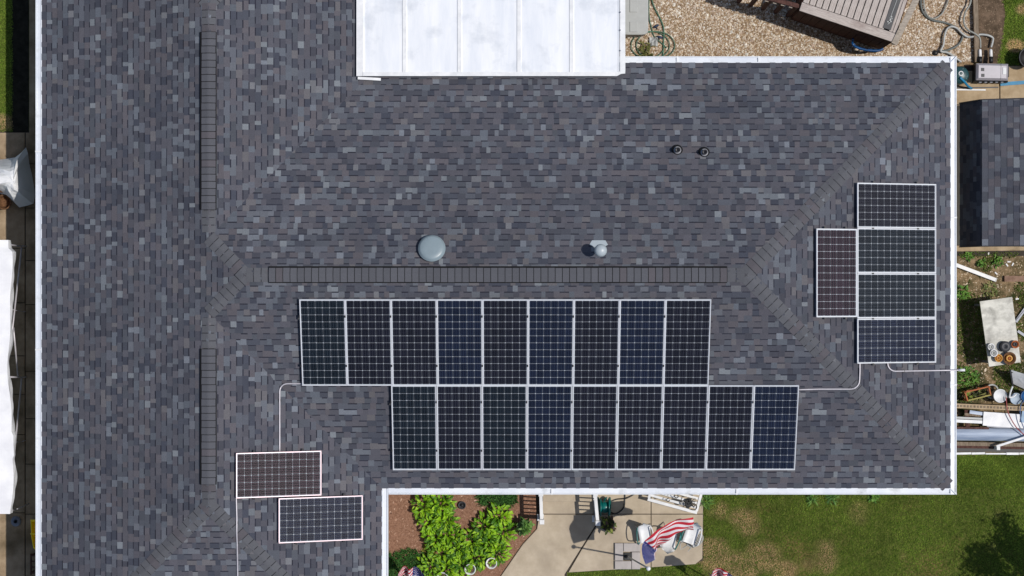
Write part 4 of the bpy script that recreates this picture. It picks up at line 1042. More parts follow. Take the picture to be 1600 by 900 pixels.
fs = [f_[::-1] for f_ in fs]
mb.raw(vs_, fs); mb.build('cloth', M['tarp'], t)
mb = MB()
for dx in (-.25, .25):
    for dy in (-.2, .2): mb.bar((cc.x+dx-.2, cc.y+dy, .04), (cc.x+dx-.2, cc.y+dy, .8), .04, .04)
mb.build('frame', M['brown'], t)
p = at(8, 316, .2); t = thing('basket', 'round brown wicker basket below the white tarp', 'basket', (p.x, p.y, .045))
mb = MB(); mb.lathe((p.x, p.y, .045), [(.12, 0), (.17, .25), (.18, .27), (.165, .28), (.15, .22), (.1, .05), (.01, .04)], 22); mb.build('bowl', M['brown'], t, True)
mb = MB(); mb.tube([(p.x+.17*math.cos(k*.2618), p.y+.17*math.sin(k*.2618), .33) for k in range(24)], .018, 6, closed=True); mb.build('rim', M['brown'], t, True)
t = thing('canopy', 'long white fabric canopy with wavy edge on pale metal poles', 'canopy', at(0, 590, .045))
mb = MB(); nx, ny = 10, 70; G = []
for j in range(ny+1):
    v_ = j/ny; y = 375+428*v_; row = []
    edge = 15+3.2*math.sin(v_*9+.6)+1.6*math.sin(v_*23)+(3 if .7 < v_ < .8 else 0)+2.5*v_
    if v_ < .03: edge = 13
    for i in range(nx+1):
        u = i/nx; x = -150+(edge+150)*u; z = 2.2+.45*(1-u)+.03*math.sin(v_*40)*(1-u)*u*2-.03*math.cos(v_*7*2*math.pi)*(u**2)
        row.append(at(x, y, z))
    last = row[-1]; row.append(Vector((last.x+.01+.015*math.sin(v_*55), last.y, last.z-.12))); row.append(Vector((last.x-.015+.03*math.sin(v_*38), last.y, last.z-.28)))
    G.append(row)
for j in range(ny):
    for i in range(nx+2): mb.face([G[j+1][i], G[j+1][i+1], G[j][i+1], G[j][i]])
mb.build('fabric', M['canopy'], t)
def pole(p_, q_, r=.02): mb = MB(); mb.tube([p_, q_], r, 8); mb.build('pole', M['conduit'], t, True)
pole(at(34, 384, .5), at(16, 545, 2.0)); pole(at(21, 512, 1.6), at(28, 588, .8)); pole(at(34, 590, .5), at(17, 762, 2.0)); pole(at(17, 545, 1.9), at(21.5, 512, 1.7))
pole(at(10, 382, 2.05), at(34, 384.5, .5)); pole(at(15, 483, 1.9), at(36, 487, .3), .011); pole(at(16, 589, 1.9), at(34, 589.5, .5)); pole(at(16, 691, 1.9), at(34, 690, .35), .011); pole(at(10, 800, 2.0), at(25, 796, 1.3))
for x, y in ((34, 384), (34, 590), (36, 487), (34, 690), (25, 796)):
    q = at(x, y, .5 if y in (384, 590) else .3 if y == 487 else .35 if y == 690 else 1.3); pole(q, (q.x, q.y, .045), .012)
p = at(26, 814); t = thing('umbrella_base', 'round grey umbrella base on the side path near the canopy end', 'umbrella base', (p.x, p.y, .045))
mb = MB(); mb.lathe((p.x, p.y, .045), [(.125, 0), (.125, .03), (.115, .04), (.06, .06), (.045, .062), (.04, .03), (.005, .03)], 28); mb.build('disc', M['mgray'], t, True)
mb = MB(); mb.lathe((p.x, p.y, .08), [(.034, 0), (.034, .06), (.022, .06), (.02, .0)], 14); mb.build('socket', M['black'], t)
t = thing('yellow_cart', 'yellow plastic cart tub under the left gutter', 'cart', at(60, 835, .045))
mb = MB(); z1 = .55; P_ = [at(47.5, 812, z1), at(49, 840, z1), at(52, 856, z1), at(56, 860, z1), at(74, 860, z1), at(76, 812, z1)]
Pb = [at(54, 818, .2), at(55, 838, .2), at(58, 850, .2), at(62, 852, .2), at(70, 852, .2), at(72, 818, .2)]; n = 6
inr = [a_.lerp(sum(P_, Vector())/6, .10) for a_ in P_]
vs_ = Pb+P_+inr+[Vector((q.x, q.y, .3)) for q in [a_.lerp(sum(P_, Vector())/6, .2) for a_ in P_]]
fs = [tuple(range(n))]+[(k+i, k+n+i, k+n+(i+1) % n, k+(i+1) % n) for k in (0, n, 2*n) for i in range(n)]+[tuple(range(3*n, 4*n))]
mb.raw(vs_, fs); mb.build('tub', M['yellow'], t)
mb = MB(); mb.bar(at(47.5, 834, .57), at(74, 835, .57), .03, .03); mb.build('cross_bar', M['yellow'], t)
for x, y in ((60, 822), (60, 848)):
    q = at(x, y); mb = MB(); mb.lathe((q.x-.03, q.y, .155), [(.11, 0), (.11, .06)], 18, axis=(1, 0, 0)); mb.build('wheel', M['black'], t, True)
t = thing('crate', 'dark red-brown slatted crate under the left gutter', 'crate', at(56, 885, .045))
for k in range(4):
    a_ = at(48, 868+9*k, .4); b_ = at(72, 868+9*k, .4); mb = MB(); mb.bar(a_, b_, .035, .03); mb.build('slat', M['wood_dark'], t)
for x in (48.5, 71):
    for z in (.37, .2):
        mb = MB(); mb.bar(at(x, 865, z), at(x, 898, z), .03, .05); mb.build('side_rail', M['wood_dark'], t)
for x in (49, 70):
    for y in (868, 895): q = at(x, y, .37); mb = MB(); mb.bar((q.x, q.y, .045), q, .04, .04); mb.build('post', M['wood_dark'], t)

# ------------------------------------------------------------------ deck in the back yard
ZD = 1.62
B_ = at(1396, 66, ZD); th_ = math.radians(-18.6); e1 = Vector((math.cos(th_), math.sin(th_), 0)); e2 = Vector((-e1.y, e1.x, 0))
DW, DD = 2.30, 3.0
t = thing('wooden_deck', 'raised weathered wooden deck with plank floor and dark skirting', 'deck', B_-e1*DW/2+e2*.5-Vector((0, 0, ZD-.012)))
def dk(u, v_, z=ZD): q = B_-e1*u+e2*v_; return Vector((q.x, q.y, z))     # u: leftwards along the front edge, v: into the yard
npl = 13; pw = (DW-.30)/npl
for i in range(npl):
    u = .30+pw*(i+.5); mb = MB(); a_ = dk(u, .215, ZD-.018+rnd.uniform(-.003, .003)); b_ = dk(u, DD, a_.z)
    c_ = (a_+b_)/2; mb.box(0, 0, 0, pw-.022, (b_-a_).length, .035, bev=.005)
    o = mb.build('plank', M['wood'], None); o.parent = t; o.location = c_-Vector(t['_w']); o.rotation_euler = (0, 0, th_)
for u in (.05, .14):
    mb = MB(); mb.box(0, 0, 0, .08, DD-.22, .035, bev=.005); o = mb.build('plank', M['wood'], None); o.parent = t; o.location = dk(u, .215+(DD-.22)/2, ZD-.018)-Vector(t['_w']); o.rotation_euler = (0, 0, th_)
mb = MB(); mb.box(0, 0, 0, .205, DW+.02, .04, bev=.006); o = mb.build('edge_board', M['wood'], None); o.parent = t; o.location = dk(DW/2, .10, ZD-.004)-Vector(t['_w']); o.rotation_euler = (0, 0, th_+math.pi/2)
# right cap rail, pale and worn, leaning outwards
mb = MB(); a_, b_ = at(1397, 69, ZD+.02), at(1441, -20, ZD+.06); mb.bar(a_, b_, .14, .04); mb.build('cap_rail', M['wood_pale'], t)
# skirting boards on the visible sides
for k in range(12):
    mb = MB(); zt = ZD-.045; a_ = dk(DW*(k/12.)+.006, .03, zt); b_ = dk(DW*((k+1)/12.)-.006, .03, zt); m_ = (a_+b_)/2
    mb.box(m_.x, m_.y, zt/2+.01, (b_-a_).length, .03, zt-.02, th_); mb.build('skirt_board', M['wood_dark'], t)
for k in range(14):
    mb = MB(); zt = ZD-.045; v_ = .05+DD*(k+.5)/14.5
    for u, sgn in ((-.0, 1), (DW, -1)):
        m_ = dk(u, v_, zt); mb = MB(); mb.box(m_.x, m_.y, zt/2+.01, .03, DD/14.5-.01, zt-.02, th_); mb.build('skirt_board', M['wood_dark'], t)
mb = MB(); mb.bar(dk(-.06, -.02, ZD-.10), dk(-.02, .12, ZD-.10), .12, .16); mb.build('corner_block', M['wood_dark'], t)
# stair rail going left from the deck
t2 = thing('stair_rail', 'dark reddish wooden stair rail left of the deck', 'rail', dk(DW+.04, .05, .012))
q0, q1 = at(1246, 9, ZD+.05), at(1165, -12, ZD-.1)
mb = MB(); mb.bar(q0, q1, .10, .05); mb.build('hand_rail', M['wood_dark'], t2)
for k in range(5):
    q = q0.lerp(q1, k/4.0); mb = MB(); mb.bar((q.x, q.y, .012), (q.x, q.y, q.z-.025), .08, .08); mb.build('post', M['wood_dark'], t2)
for k in range(6):
    q = q0.lerp(q1, (k+.7)/6.5)+Vector((-.02, -.06, -.06)); mb = MB(); mb.box(q.x, q.y, q.z, .085, .03, .02, -.25, bev=.004); mb.build('sunlit_bit', M['wood_pale'], t2)  # pale blocks added for the sunlit spots along the rail
# dark mat with latch
t3 = thing('rubber_mat', 'dark rubber strip mat along the right side of the deck', 'mat', dk(.235, 1.0, ZD))
mb = MB(); m_ = dk(.245, .24+1.2, ZD+.006); mb.box(m_.x, m_.y, ZD+.008, .19, 2.4, .014, th_, bev=.003); mb.build('strip', M['dgray'], t3)
t4 = thing('metal_latch', 'small pale metal latch lying on the dark deck mat', 'latch', dk(.26, .5, ZD+.015))
for (u0, v0_, u1, v1_, w_) in ((.26, .34, .23, 1.25, .010), (.29, .40, .20, .44, .03), (.27, .52, .20, .50, .025), (.245, .38, .235, .56, .03)):
    mb = MB(); mb.bar(dk(u0, v0_, ZD+.024), dk(u1, v1_, ZD+.024), w_, .012); mb.build('bar', M['lgray'], t4)
t5 = thing('blue_stand', 'bright blue plastic stand propped below the deck edge', 'stand', at(1352, 66, .012))
for z_ in (.5, .62):
    mb = MB(); mb.tube(catmull([at(1333, 60, z_+.1), at(1332, 68, z_), at(1339, 74, z_), at(1354, 78, z_), at(1372, 79, z_), at(1380, 76, z_)], 5), .032, 8); mb.build('bar', M['blue'], t5, True)
for x, y in ((1334, 70), (1346, 76), (1360, 78), (1374, 78)):
    q = at(x, y, .5); mb = MB(); mb.tube([(q.x, q.y, .012), (q.x, q.y, .62)], .016, 6); mb.build('leg', M['blue'], t5)

# grey tank, hose tangle and bits by the patio cover
p0, p1 = at(970, -40, .8), at(1013, 54, .8); t = thing('storage_tank', 'pale grey rounded plastic tank beside the patio cover', 'tank', ((p0.x+p1.x)/2, (p0.y+p1.y)/2, .012))
W_ = p1.x-p0.x; cx = (p0.x+p1.x)/2
def rprof(k, inset):                       # rounded bottom outline
    w_ = W_/2-inset; yb = p1.y+inset; r0 = .16
    pts = [(cx+w_, p0.y)]
    pts = [(cx-w_, p0.y), (cx-w_, yb+r0)]+[(cx-w_+r0*1.0*(1-math.cos(a_)), yb+r0*.55*(1-math.sin(a_))) for a_ in [math.pi/2*i/5 for i in range(1, 6)]]
    pts += [(cx+w_-r0*(1-math.cos(a_)), yb+r0*.55*(1-math.sin(a_))) for a_ in [math.pi/2*i/5 for i in range(5, 0, -1)]]+[(cx+w_, yb+r0), (cx+w_, p0.y)]
    return pts
mb = MB(); mb.prism(rprof(0, .03), .012, .70); mb.build('body', M['mgray'], t)
mb = MB(); mb.prism(rprof(0, .0), .70, .80); mb.prism(rprof(0, .03), .80, .815); mb.build('lid', M['lgray'], t)
for y0, y1 in ((-14, 19), (34, 50)):
    a_, b_ = at(984, y0, .82), at(996, y1, .82); mb = MB(); mb.box((a_.x+b_.x)/2, (a_.y+b_.y)/2, .822, abs(b_.x-a_.x), abs(b_.y-a_.y), .02, bev=.006); mb.build('raised_panel', M['lgray'], t)
z_ = .045
def hose(name, pts, r, mat, lb, z=.045):
    P_ = catmull([at(x, y, z+(i % 2)*.012) if len(pts[0]) == 2 else at(x, y, z) for i, (x, y, *_) in enumerate(pts)], 6); mb = MB(); mb.tube(P_, r, 8)
    return tag(mb.build(name, mat, None, True), lb, 'hose')
coil = [(1015, -20), (1014, 20), (1017, 40), (1022, 56), (1032, 66), (1042, 75)]
hose('garden_hose', coil, .012, M['hose_green'], 'green hose running down beside the grey tank')
hose('garden_hose', [(1016, -20), (1020, 5), (1032, 30), (1037, 45), (1037, 65), (1036, 88), (1037, 110)], .015, M['hose_green'], 'green hose curving from the top edge down to the gutter')
hose('garden_hose', [(1010+28*math.cos(k*.42)+k*.55, 70+21*math.sin(k*.42)) for k in range(34)], .011, M['hose_green'], 'loose coil of green hose next to the gutter corner', z=.055)
p = at(1008, 82); t = thing('weed_clump', 'olive tuft of weeds growing inside the green hose coil', 'weed', (p.x, p.y, .012))
wl_ = [leaf_mesh('leaf', .16, .03, c, .3) for c in (A(108, 112, 56), A(88, 94, 44), A(132, 130, 70))]
for k in range(60):
    o = bpy.data.objects.new('leaf', wl_[k % 3]); o.parent = t; o.location = (rnd.uniform(-.11, .13), rnd.uniform(-.2, .2), rnd.uniform(0, .08)); o.rotation_euler = (.5+rnd.uniform(-.3, .3), 0, rnd.uniform(0, 6.28)); col.objects.link(o)
p = at(1021, 66); mb = MB(); rr = random.Random(8); vs_ = [(p.x+x*.05, p.y+y*.055, .07+rr.uniform(-.02, .06)) for y in range(-2, 3) for x in range(-2, 3)]
vs_ += [(x, y, .03) for x, y, z in vs_]
fs = [(j*5+i, j*5+i+1, j*5+i+6, j*5+i+5) for j in range(4) for i in range(4)]; rim = [0, 1, 2, 3, 4, 9, 14, 19, 24, 23, 22, 21, 20, 15, 10, 5]; fs += [(rim[(k+1) % 16], rim[k], rim[k]+25, rim[(k+1) % 16]+25) for k in range(16)]
mb.raw(vs_, fs); tag(mb.build('rag', M['lgray']), 'crumpled pale rag lying in the green hose coil', 'rag')
for (x, y, a_, lb) in ((1025, 41, .5, 'upper dark blue hose nozzle by the green coil'), (1031, 58, -.3, 'lower dark blue hose nozzle inside the green coil')):
    p = at(x, y, .05); t = thing('hose_nozzle', lb, 'nozzle', (p.x, p.y, .03)); d = Vector((math.cos(a_), math.sin(a_), 0))
    mb = MB(); mb.tube([p-d*.07, p, p+d*.07], [.016, .03, .022], 10); mb.build('barrel', plain('navy plastic', A(38, 58, 88)), t, True)
    mb = MB(); mb.bar(p, p+Vector((d.y, -d.x, 0))*.08, .022, .022); mb.build('handle', M['black'], t)

# ------------------------------------------------------------------ pool equipment, top right
hose('pool_hose', [(1438, -20), (1439, 8), (1444, 22), (1456, 31), (1475, 35), (1490, 41), (1501, 50), (1504, 58), (1497, 70), (1482, 78), (1468, 80)], .026, M['hose_dark'], 'dark grey ribbed pool hose looping across the gravel')
hose('pool_hose', [(1443, -20), (1444, 10), (1450, 25), (1459, 29), (1470, 23), (1477, 12), (1485, -10)], .018, M['hose_grey'], 'thin grey hose making the inner loop at the top edge', z=.07)
hose('pool_hose', [(1502, 97), (1490, 88), (1480, 82), (1470, 80), (1474, 70), (1476, 55), (1480, 45), (1487, 41.5), (1495, 44), (1503, 52), (1512, 57.5), (1522, 57), (1531, 54), (1543, 55), (1551, 59), (1551, 65), (1548.5, 74)], .026, M['lgray'], 'pale grey ribbed hose snaking from the gutter to the pump', z=.10)
hose('pool_hose', [(1519, -20), (1516, 5), (1508, 20), (1506, 35), (1512, 46), (1524, 53), (1531, 60), (1532, 75)], .022, M['hose_grey'], 'mid grey hose dropping from the top edge to the pump', z=.15)
mb = MB(); q = at(1461, 83); mb.lathe((q.x, q.y, .012), [(.06, 0), (.07, .04), (.03, .07), (.005, .075)], 7); tag(mb.build('hose_end', M['black']), 'black fitting at the end of the pool hoses', 'fitting')
a_, b_ = at(1523, -40, .14), at(1527, 97, .14); mb = MB(); mb.bar(Vector((a_.x, a_.y, .08)), Vector((b_.x, b_.y, .08)), .11, .14); tag(mb.build('timber_edging', M['timber']), 'weathered timber edging between gravel and bare soil', 'edging')
# pump
c = at(1549, 113, .35); t = thing('pool_pump', 'grey boxy pool pump with two hose connections', 'pump', (c.x, c.y, .06)); rz = -.02
mb = MB(); mb.box(c.x+.01, c.y-.01, .20, .80, .44, .28, rz, bev=.03); mb.build('base', M['black'], t)
mb = MB(); mb.box(c.x, c.y, .40, .76, .40, .13, rz, bev=.05); body = mb.build('housing', M['pump'], t)
for dx, dy in ((-.235, .055), (-.23, -.085)):
    mb = MB(); mb.box(c.x+dx, c.y+dy, .468, .075, .075, .012, rz, bev=.004); mb.build('vent_grille', M['dgray'], body)
mb = MB(); mb.box(c.x+.20, c.y, .4645, .008, .36, .006, rz); mb.build('seam', M['dgray'], body)
mb = MB(); mb.box(c.x+.285, c.y+.02, .468, .09, .17, .02, rz, bev=.008); mb.build('lid_window', M['white'], t)
mb = MB(); mb.box(c.x+.395, c.y+.02, .33, .04, .26, .12, rz, bev=.01); mb.build('side_handle', M['black'], t)
for k in range(5):
    mb = MB(); mb.box(c.x-.26+.13*k, c.y-.235, .24, .07, .03, .2, rz, bev=.01); mb.build('fin', M['mgray'], t)
for x in (1531.5, 1548.5):
    a_, b_ = at(x, 98, .2), at(x, 89, .18); mb = MB(); mb.tube([a_, b_], .05, 12); mb.build('collar', M['black'], t, True)
    a_, b_ = at(x, 89, .18), at(x-.4, 77, .17); mb = MB(); mb.tube([a_, a_.lerp(b_, .85), b_], [.04, .038, .028], 12); mb.build('union', M['white'], t, True)
# filter tank
c = at(1501, 117, .5); t = thing('filter_tank', 'dark teal round filter tank at the gutter corner', 'filter tank', (c.x, c.y, .02))
mb = MB(); mb.lathe((c.x, c.y, .02), [(.19, 0), (.21, .05), (.215, .40), (.20, .46), (.14, .50), (.05, .52)], 28); mb.build('tank', M['teal'], t, True)
mb = MB(); mb.tube([(c.x+.05*math.cos(k*.42), c.y+.03+.05*math.sin(k*.42), .535) for k in range(15)], .014, 6, closed=True); mb.build('dial_ring', M['white'], t, True)
for dx, dy in ((.12, .04), (.05, .13), (.10, -.16), (-.02, .12)):
    mb = MB(); mb.lathe((c.x+dx, c.y+dy, .47), [(.018, 0), (.018, .04), (.004, .045)], 8); mb.build('bolt', M['white'], t)
mb = MB(); mb.bar((c.x+.12, c.y-.09, .5), (c.x+.15, c.y-.02, .5), .022, .02); mb.build('clip', M['lgray'], t)
mb = MB(); mb.tube(catmull([at(1500, 121, .56), at(1507, 128, .5), at(1513, 135, .3), at(1518, 138, .10)], 6), .03, 8); tag(mb.build('blue_hose', M['cyan'], None, True), 'bright blue flat hose draped over the teal filter tank', 'hose')
mb = MB(); a_, b_ = at(1563, 131.5, .09), at(1625, 127, .09); mb.bar(a_, b_, .085, .03); tag(mb.build('blue_strap', M['cyan']), 'bright blue strap lying across the pad right of the pump', 'strap')
mb = MB(); mb.bar(at(1484, 140, .08), at(1540, 140.5, .08), .035, .03); tag(mb.build('white_strip', M['white']), 'thin white strip lying on the pad below the filter tank', 'strip')
mb = MB(); mb.bar(at(1484, 137.6, .075), at(1560, 136.4, .075), .03, .02); tag(mb.build('dark_strip', M['dgray']), 'thin dark strip lying behind the white one on the pad', 'strip')
p = at(1606, 91, .3); t = thing('black_tub', 'black round tub cut by the right edge near the pump', 'tub', (p.x, p.y, .02))
mb = MB(); mb.lathe((p.x, p.y, .02), [(.16, 0), (.24, .42), (.25, .45), (.225, .45), (.2, .2), (.01, .18)], 26); mb.build('shell', M['rubber'], t, True)
mb = MB(); mb.tube([(p.x+.245*math.cos(k*.2618), p.y+.245*math.sin(k*.2618), .47) for k in range(24)], .016, 6, closed=True); mb.build('rim', M['dgray'], t, True)

# ------------------------------------------------------------------ shed with gambrel roof
SX = [10.44, 10.75, 11.95, 13.15, 13.46]; SZ = [1.52, 2.38, 2.80, 2.38, 1.52]
sy1 = at(1500, 157, 2.3).y; sy0 = at(1500, 384, 2.3).y
t = thing('shed', 'small shed with dark shingled gambrel roof right of the house', 'shed', (11.95, (sy0+sy1)/2, .06))
mb = MB(); prof = [(10.55, .06), (13.35, .06), (13.35, 1.6), (13.12, 2.34), (11.95, 2.76), (10.78, 2.34), (10.55, 1.6)]
vs_ = [(x, y, z) for y in (sy0+.08, sy1-.08) for x, z in prof]; n = 7
mb.raw(vs_, [tuple(range(n)), tuple(range(2*n-1, n-1, -1))]+[(i, i+n, (i+1) % n+n, (i+1) % n) for i in range(n)]); mb.build('wall', M['siding'], t)
mb = MB()
for i in range(4): mb.raw([(SX[i], sy0, SZ[i]), (SX[i+1], sy0, SZ[i+1]), (SX[i+1], sy1, SZ[i+1]), (SX[i], sy1, SZ[i])]+[(SX[i], sy0, SZ[i]-.03), (SX[i+1], sy0, SZ[i+1]-.03), (SX[i+1], sy1, SZ[i+1]-.03), (SX[i], sy1, SZ[i]-.03)], [(0, 1, 2, 3), (7, 6, 5, 4), (0, 4, 5, 1), (2, 6, 7, 3), (1, 5, 6, 2), (3, 7, 4, 0)])
sroof = mb.build('roof', M['deckfelt'], t)
srest = MB(); cnt = 0
for i in (0, 1, 2, 3):
    lo, hi = (i, i+1) if i < 2 else (i+1, i)
    P0, P1 = Vector((SX[lo], 0, SZ[lo])), Vector((SX[hi], 0, SZ[hi])); Ls = (P1-P0).length; ud = (P1-P0)/Ls; nr = Vector((0, 1, 0)).cross(ud); nr = nr if nr.z > 0 else -nr
    v_ = 0.0
    while v_ < Ls-.01:
        v1_ = min(v_+.140, Ls); y = sy0; tooth = rs.random() < .5
        while y < sy1-.005:
            y1_ = min(y+rs.choice((.11, .15, .19, .24)), sy1); c = tabcol(rs, .16, .22); th = .014 if tooth else .008
            q = [P0+ud*v_+nr*th, P0+ud*v_+nr*th, P0+ud*v1_+nr*.003, P0+ud*v1_+nr*.003]; yy = [y, y1_, y1_, y]
            tp_ = [Vector((a_.x, b_, a_.z)) for a_, b_ in zip(q, yy)]; bt = [a_-nr*(th if k < 2 else .003) for k, a_ in enumerate(tp_)]
            one = MB(); fl_ = (tp_[1]-tp_[0]).cross(tp_[2]-tp_[1]).dot(nr) < 0
            fs = [(0, 1, 2, 3), (0, 4, 5, 1), (1, 5, 6, 2), (3, 7, 4, 0)]
            if fl_: fs = [f_[::-1] for f_ in fs]
            one.raw(tp_+bt, fs, c)
            if i < 2 and tp_[0].x < 12.0 and cnt < 300: one.build('shingle', M['shingle'], sroof); cnt += 1
            else: n = len(srest.v); srest.v += one.v; srest.f += [tuple(j+n for j in f_) for f_ in one.f]; srest.c += one.c; srest.m += one.m
            y = y1_; tooth = not tooth
        v_ = v1_
o = srest.build('shingles', M['shingle'], sroof); o['kind'] = 'stuff'
for y in (sy0-.012, sy1+.012):
    for i in range(4):
        mb = MB(); mb.bar((SX[i], y, SZ[i]-.01), (SX[i+1], y, SZ[i+1]-.01), .022, .07); mb.build('trim', M['dgray'], sroof)

# ------------------------------------------------------------------ right side clutter
mb = MB(); a_, b_ = at(1486, 411, .10), at(1556, 437.5, .08); t = thing('downspout', 'white downspout extension lying across the weedy dirt', 'downspout', (a_.x, a_.y, .01))
mb.bar(a_, b_, .085, .07); mb.build('pipe', M['white'], t)
mb = MB(); d = (b_-a_).normalized(); mb.bar(b_-d*.012, b_+d*.012, .094, .078); mb.build('end_lip', M['lgray'], t)
# table
TZ = .74; cor = [at(1531, 471, TZ), at(1581.5, 464, TZ), at(1595, 566, TZ), at(1545.5, 573, TZ)]
t = thing('table', 'stained off-white table standing in the weeds', 'table', (sum(c.x for c in cor)/4, sum(c.y for c in cor)/4, .01))
mb = MB(); mb.prism([(c.x, c.y) for c in cor], TZ-.04, TZ); mb.build('tabletop', M['tabletop'], t)
cen = sum(cor, Vector())/4
for c in cor:
    q = c.lerp(cen, .12); mb = MB(); mb.box(q.x, q.y, .35, .05, .05, .70); mb.build('leg', M['mgray'], t)
for i in range(4):
    q, r0 = cor[i].lerp(cen, .11), cor[(i+1) % 4].lerp(cen, .11); mb = MB(); mb.bar((q.x, q.y, TZ-.085), (r0.x, r0.y, TZ-.085), .03, .08); mb.build('apron', M['mgray'], t)
def spool(px, py, r, h, mat, lb, kind):
    c = at(px, py, TZ+h*.7); t = thing('pot' if kind != 'disc' else 'spool', lb, 'pot' if kind != 'disc' else 'spool', (c.x, c.y, TZ+.001)); z = TZ+.001
    if kind == 'disc':
        mb = MB(); mb.lathe((c.x, c.y, z), [(r, 0), (r, .02), (r*.6, .022), (r*.6, h-.022), (r, h-.02), (r, h), (.02, h), (.018, h-.03), (.003, h-.03)], 26); mb.build('reel', mat, t, True)
    else:
        mb = MB(); mb.lathe((c.x, c.y, z), [(r*.75, 0), (r*.97, h*.85), (r, h*.87), (r, h), (r*.84, h), (r*.68, h*.35), (r*.1, h*.3)], 26); mb.build('shell', mat, t, True)
        mb = MB(); mb.lathe((c.x, c.y, z+h*.31), [(r*.55, 0), (r*.5, h*.5), (r*.30, h*.52), (r*.28, h*.2), (r*.03, h*.2)], 20); mb.build('inner_cup', M['amber'] if kind == 'nest' else M['lgray'] if kind == 'white' else M['dgray'], t, True)
        if kind == 'nest':
            mb = MB(); mb.lathe((c.x, c.y, z+h*.5), [(r*.22, 0), (r*.18, h*.25), (r*.02, h*.3)], 14); mb.build('plug', M['terracotta'], t, True)
spool(1570.5, 541.5, .128, .12, M['dgray'], 'dark grey cable spool on the table', 'disc')
spool(1586, 538, .095, .10, M['terracotta'], 'terracotta pot at the table edge, right of the dark spool', 'pot')
spool(1577, 560, .155, .14, M['brown'], 'large brown and amber nested pot at the front of the table', 'nest')
spool(1560, 559.5, .095, .12, M['amber'], 'small amber pot between the white pots and the large brown one', 'nest')
spool(1548.5, 542, .085, .10, M['white'], 'white pot furthest back at the left table edge', 'white')
spool(1552.5, 551.5, .090, .16, M['white'], 'white pot in front of the other white pot on the table', 'white')
# metal scraps right of the table
mb = MB(); mb.bar(at(1587, 503, .06), at(1606, 476, .06), .07, .04); mb.bar(at(1588, 501, .09), at(1607, 478, .09), .02, .02); tag(mb.build('angle_iron', M['mgray']), 'grey angle iron lying right of the table, upper piece', 'scrap metal')
mb = MB(); mb.bar(at(1590, 517, .05), at(1612, 532, .05), .06, .04); tag(mb.build('angle_iron', M['mgray']), 'grey angle iron lying right of the table, lower piece', 'scrap metal')
mb = MB(); mb.bar(at(1569, 435.5, .05), at(1622, 435.5, .05), .14, .09); tag(mb.build('edging_board', M['terracotta'] if False else noise_mat('faded red board', A(128, 100, 84), A(160, 130, 112), 6)), 'faded reddish edging board right of the downspout', 'board')
for k, (x, y, wh) in enumerate(((1576, 409, 'topmost of a loose trio'), (1582, 413, 'right one of a loose trio'), (1573, 414, 'lower left of a loose trio'), (1589, 467, 'beside the top right table corner'), (1544, 397, 'close to the shed pad'), (1556, 427, 'near the downspout end'))):
    q = at(x, y); mb = MB(); mb.box(q.x, q.y, .02, .08, .035, .02, k*1.1, bev=.006); tag(mb.build('litter_scrap', M['white']), 'small white scrap on the dirt, '+wh, 'scrap', 'white scraps on the dirt')
# raised wire planter
def Q(x, y, z): return at(x, y, z)
t = thing('garden_crate', 'open red and yellow wire crate full of weeds', 'crate', Q(1528, 620, .01)); zt = .42
cr = [Q(1508, 613, zt), Q(1545, 604, zt), Q(1548, 617, zt), Q(1512, 626, zt)]
for i in range(4):
    for z in (zt, .2):
        a_, b_ = cr[i], cr[(i+1) % 4]; mb = MB(); mb.bar((a_.x, a_.y, z), (b_.x, b_.y, z), .03, .03); mb.build('rail', M['terracotta'] if i != 2 else M['olive'], t)
    a_ = cr[i]; mb = MB(); mb.bar((a_.x, a_.y, .01), (a_.x, a_.y, zt), .032, .032); mb.build('post', M['terracotta'], t)
for k in range(90):
    u, v_ = rnd.random(), rnd.random(); q = cr[0].lerp(cr[1], u).lerp(cr[3].lerp(cr[2], u), v_)
    o = bpy.data.objects.new('leaf', (wl_+pleaf2)[k % 8]); o.parent = t; o.location = (q.x-t.location.x, q.y-t.location.y, rnd.uniform(.05, .3)); o.rotation_euler = (.4, 0, rnd.uniform(0, 6.28)); col.objects.link(o)
# buckets
def bucket(px, py, r, h, mat, lidmat, lb):
    c = at(px, py, h); t = thing('bucket', lb, 'bucket', (c.x, c.y, .01)); mb = MB(); mb.lathe((c.x, c.y, .01), [(r*.85, 0), (r*.97, h-.05), (r, h-.04)], 26); mb.build('pail', mat, t, True)
    mb = MB(); mb.lathe((c.x, c.y, h-.04), [(r, 0), (r*1.03, .02), (r*1.03, .05), (r*.92, .05), (r*.9, .035), (.01, .035)], 28); mb.build('lid', lidmat, t, True)
    mb = MB(); mb.tube([(c.x+r*1.04*math.cos(a_), c.y-r*1.04*abs(math.sin(a_)), h-.06-.03*math.sin(a_)) for a_ in [math.pi*k/10 for k in range(11)]], .006, 6); mb.build('handle', M['mgray'], t)
bucket(1563, 618.5, .158, .40, M['white'], M['white'], 'white lidded bucket beside the wire crate')
bucket(1587.5, 623, .135, .36, M['lgray'], plain('bluish lid', A(176, 190, 204)), 'pale bluish bucket between the white and blue ones')
bucket(1604, 619, .135, .40, M['blue'], M['blue'], 'blue bucket at the right edge of the picture')
c = at(1552, 612, .3); mb = MB(); mb.tube([(c.x+.15*math.cos(k*.3), c.y+.16*math.sin(k*.3), .16+.02*math.sin(k)) for k in range(21)], .022, 8, closed=True); tag(mb.build('hose_ring', M['lgray'], None, True), 'grey ring of pipe behind the white bucket', 'pipe')
mb = MB(); mb.tube(catmull([at(1577, 621, .44), at(1579, 612, .55), at(1582, 604, .62)], 5), .022, 8); mb.tube(catmull([at(1577, 621, .44), at(1583, 620, .45), at(1588, 616, .45)], 5), .02, 8); tag(mb.build('bent_pipe', M['white'], None, True), 'white bent pipe standing between the buckets', 'pipe')
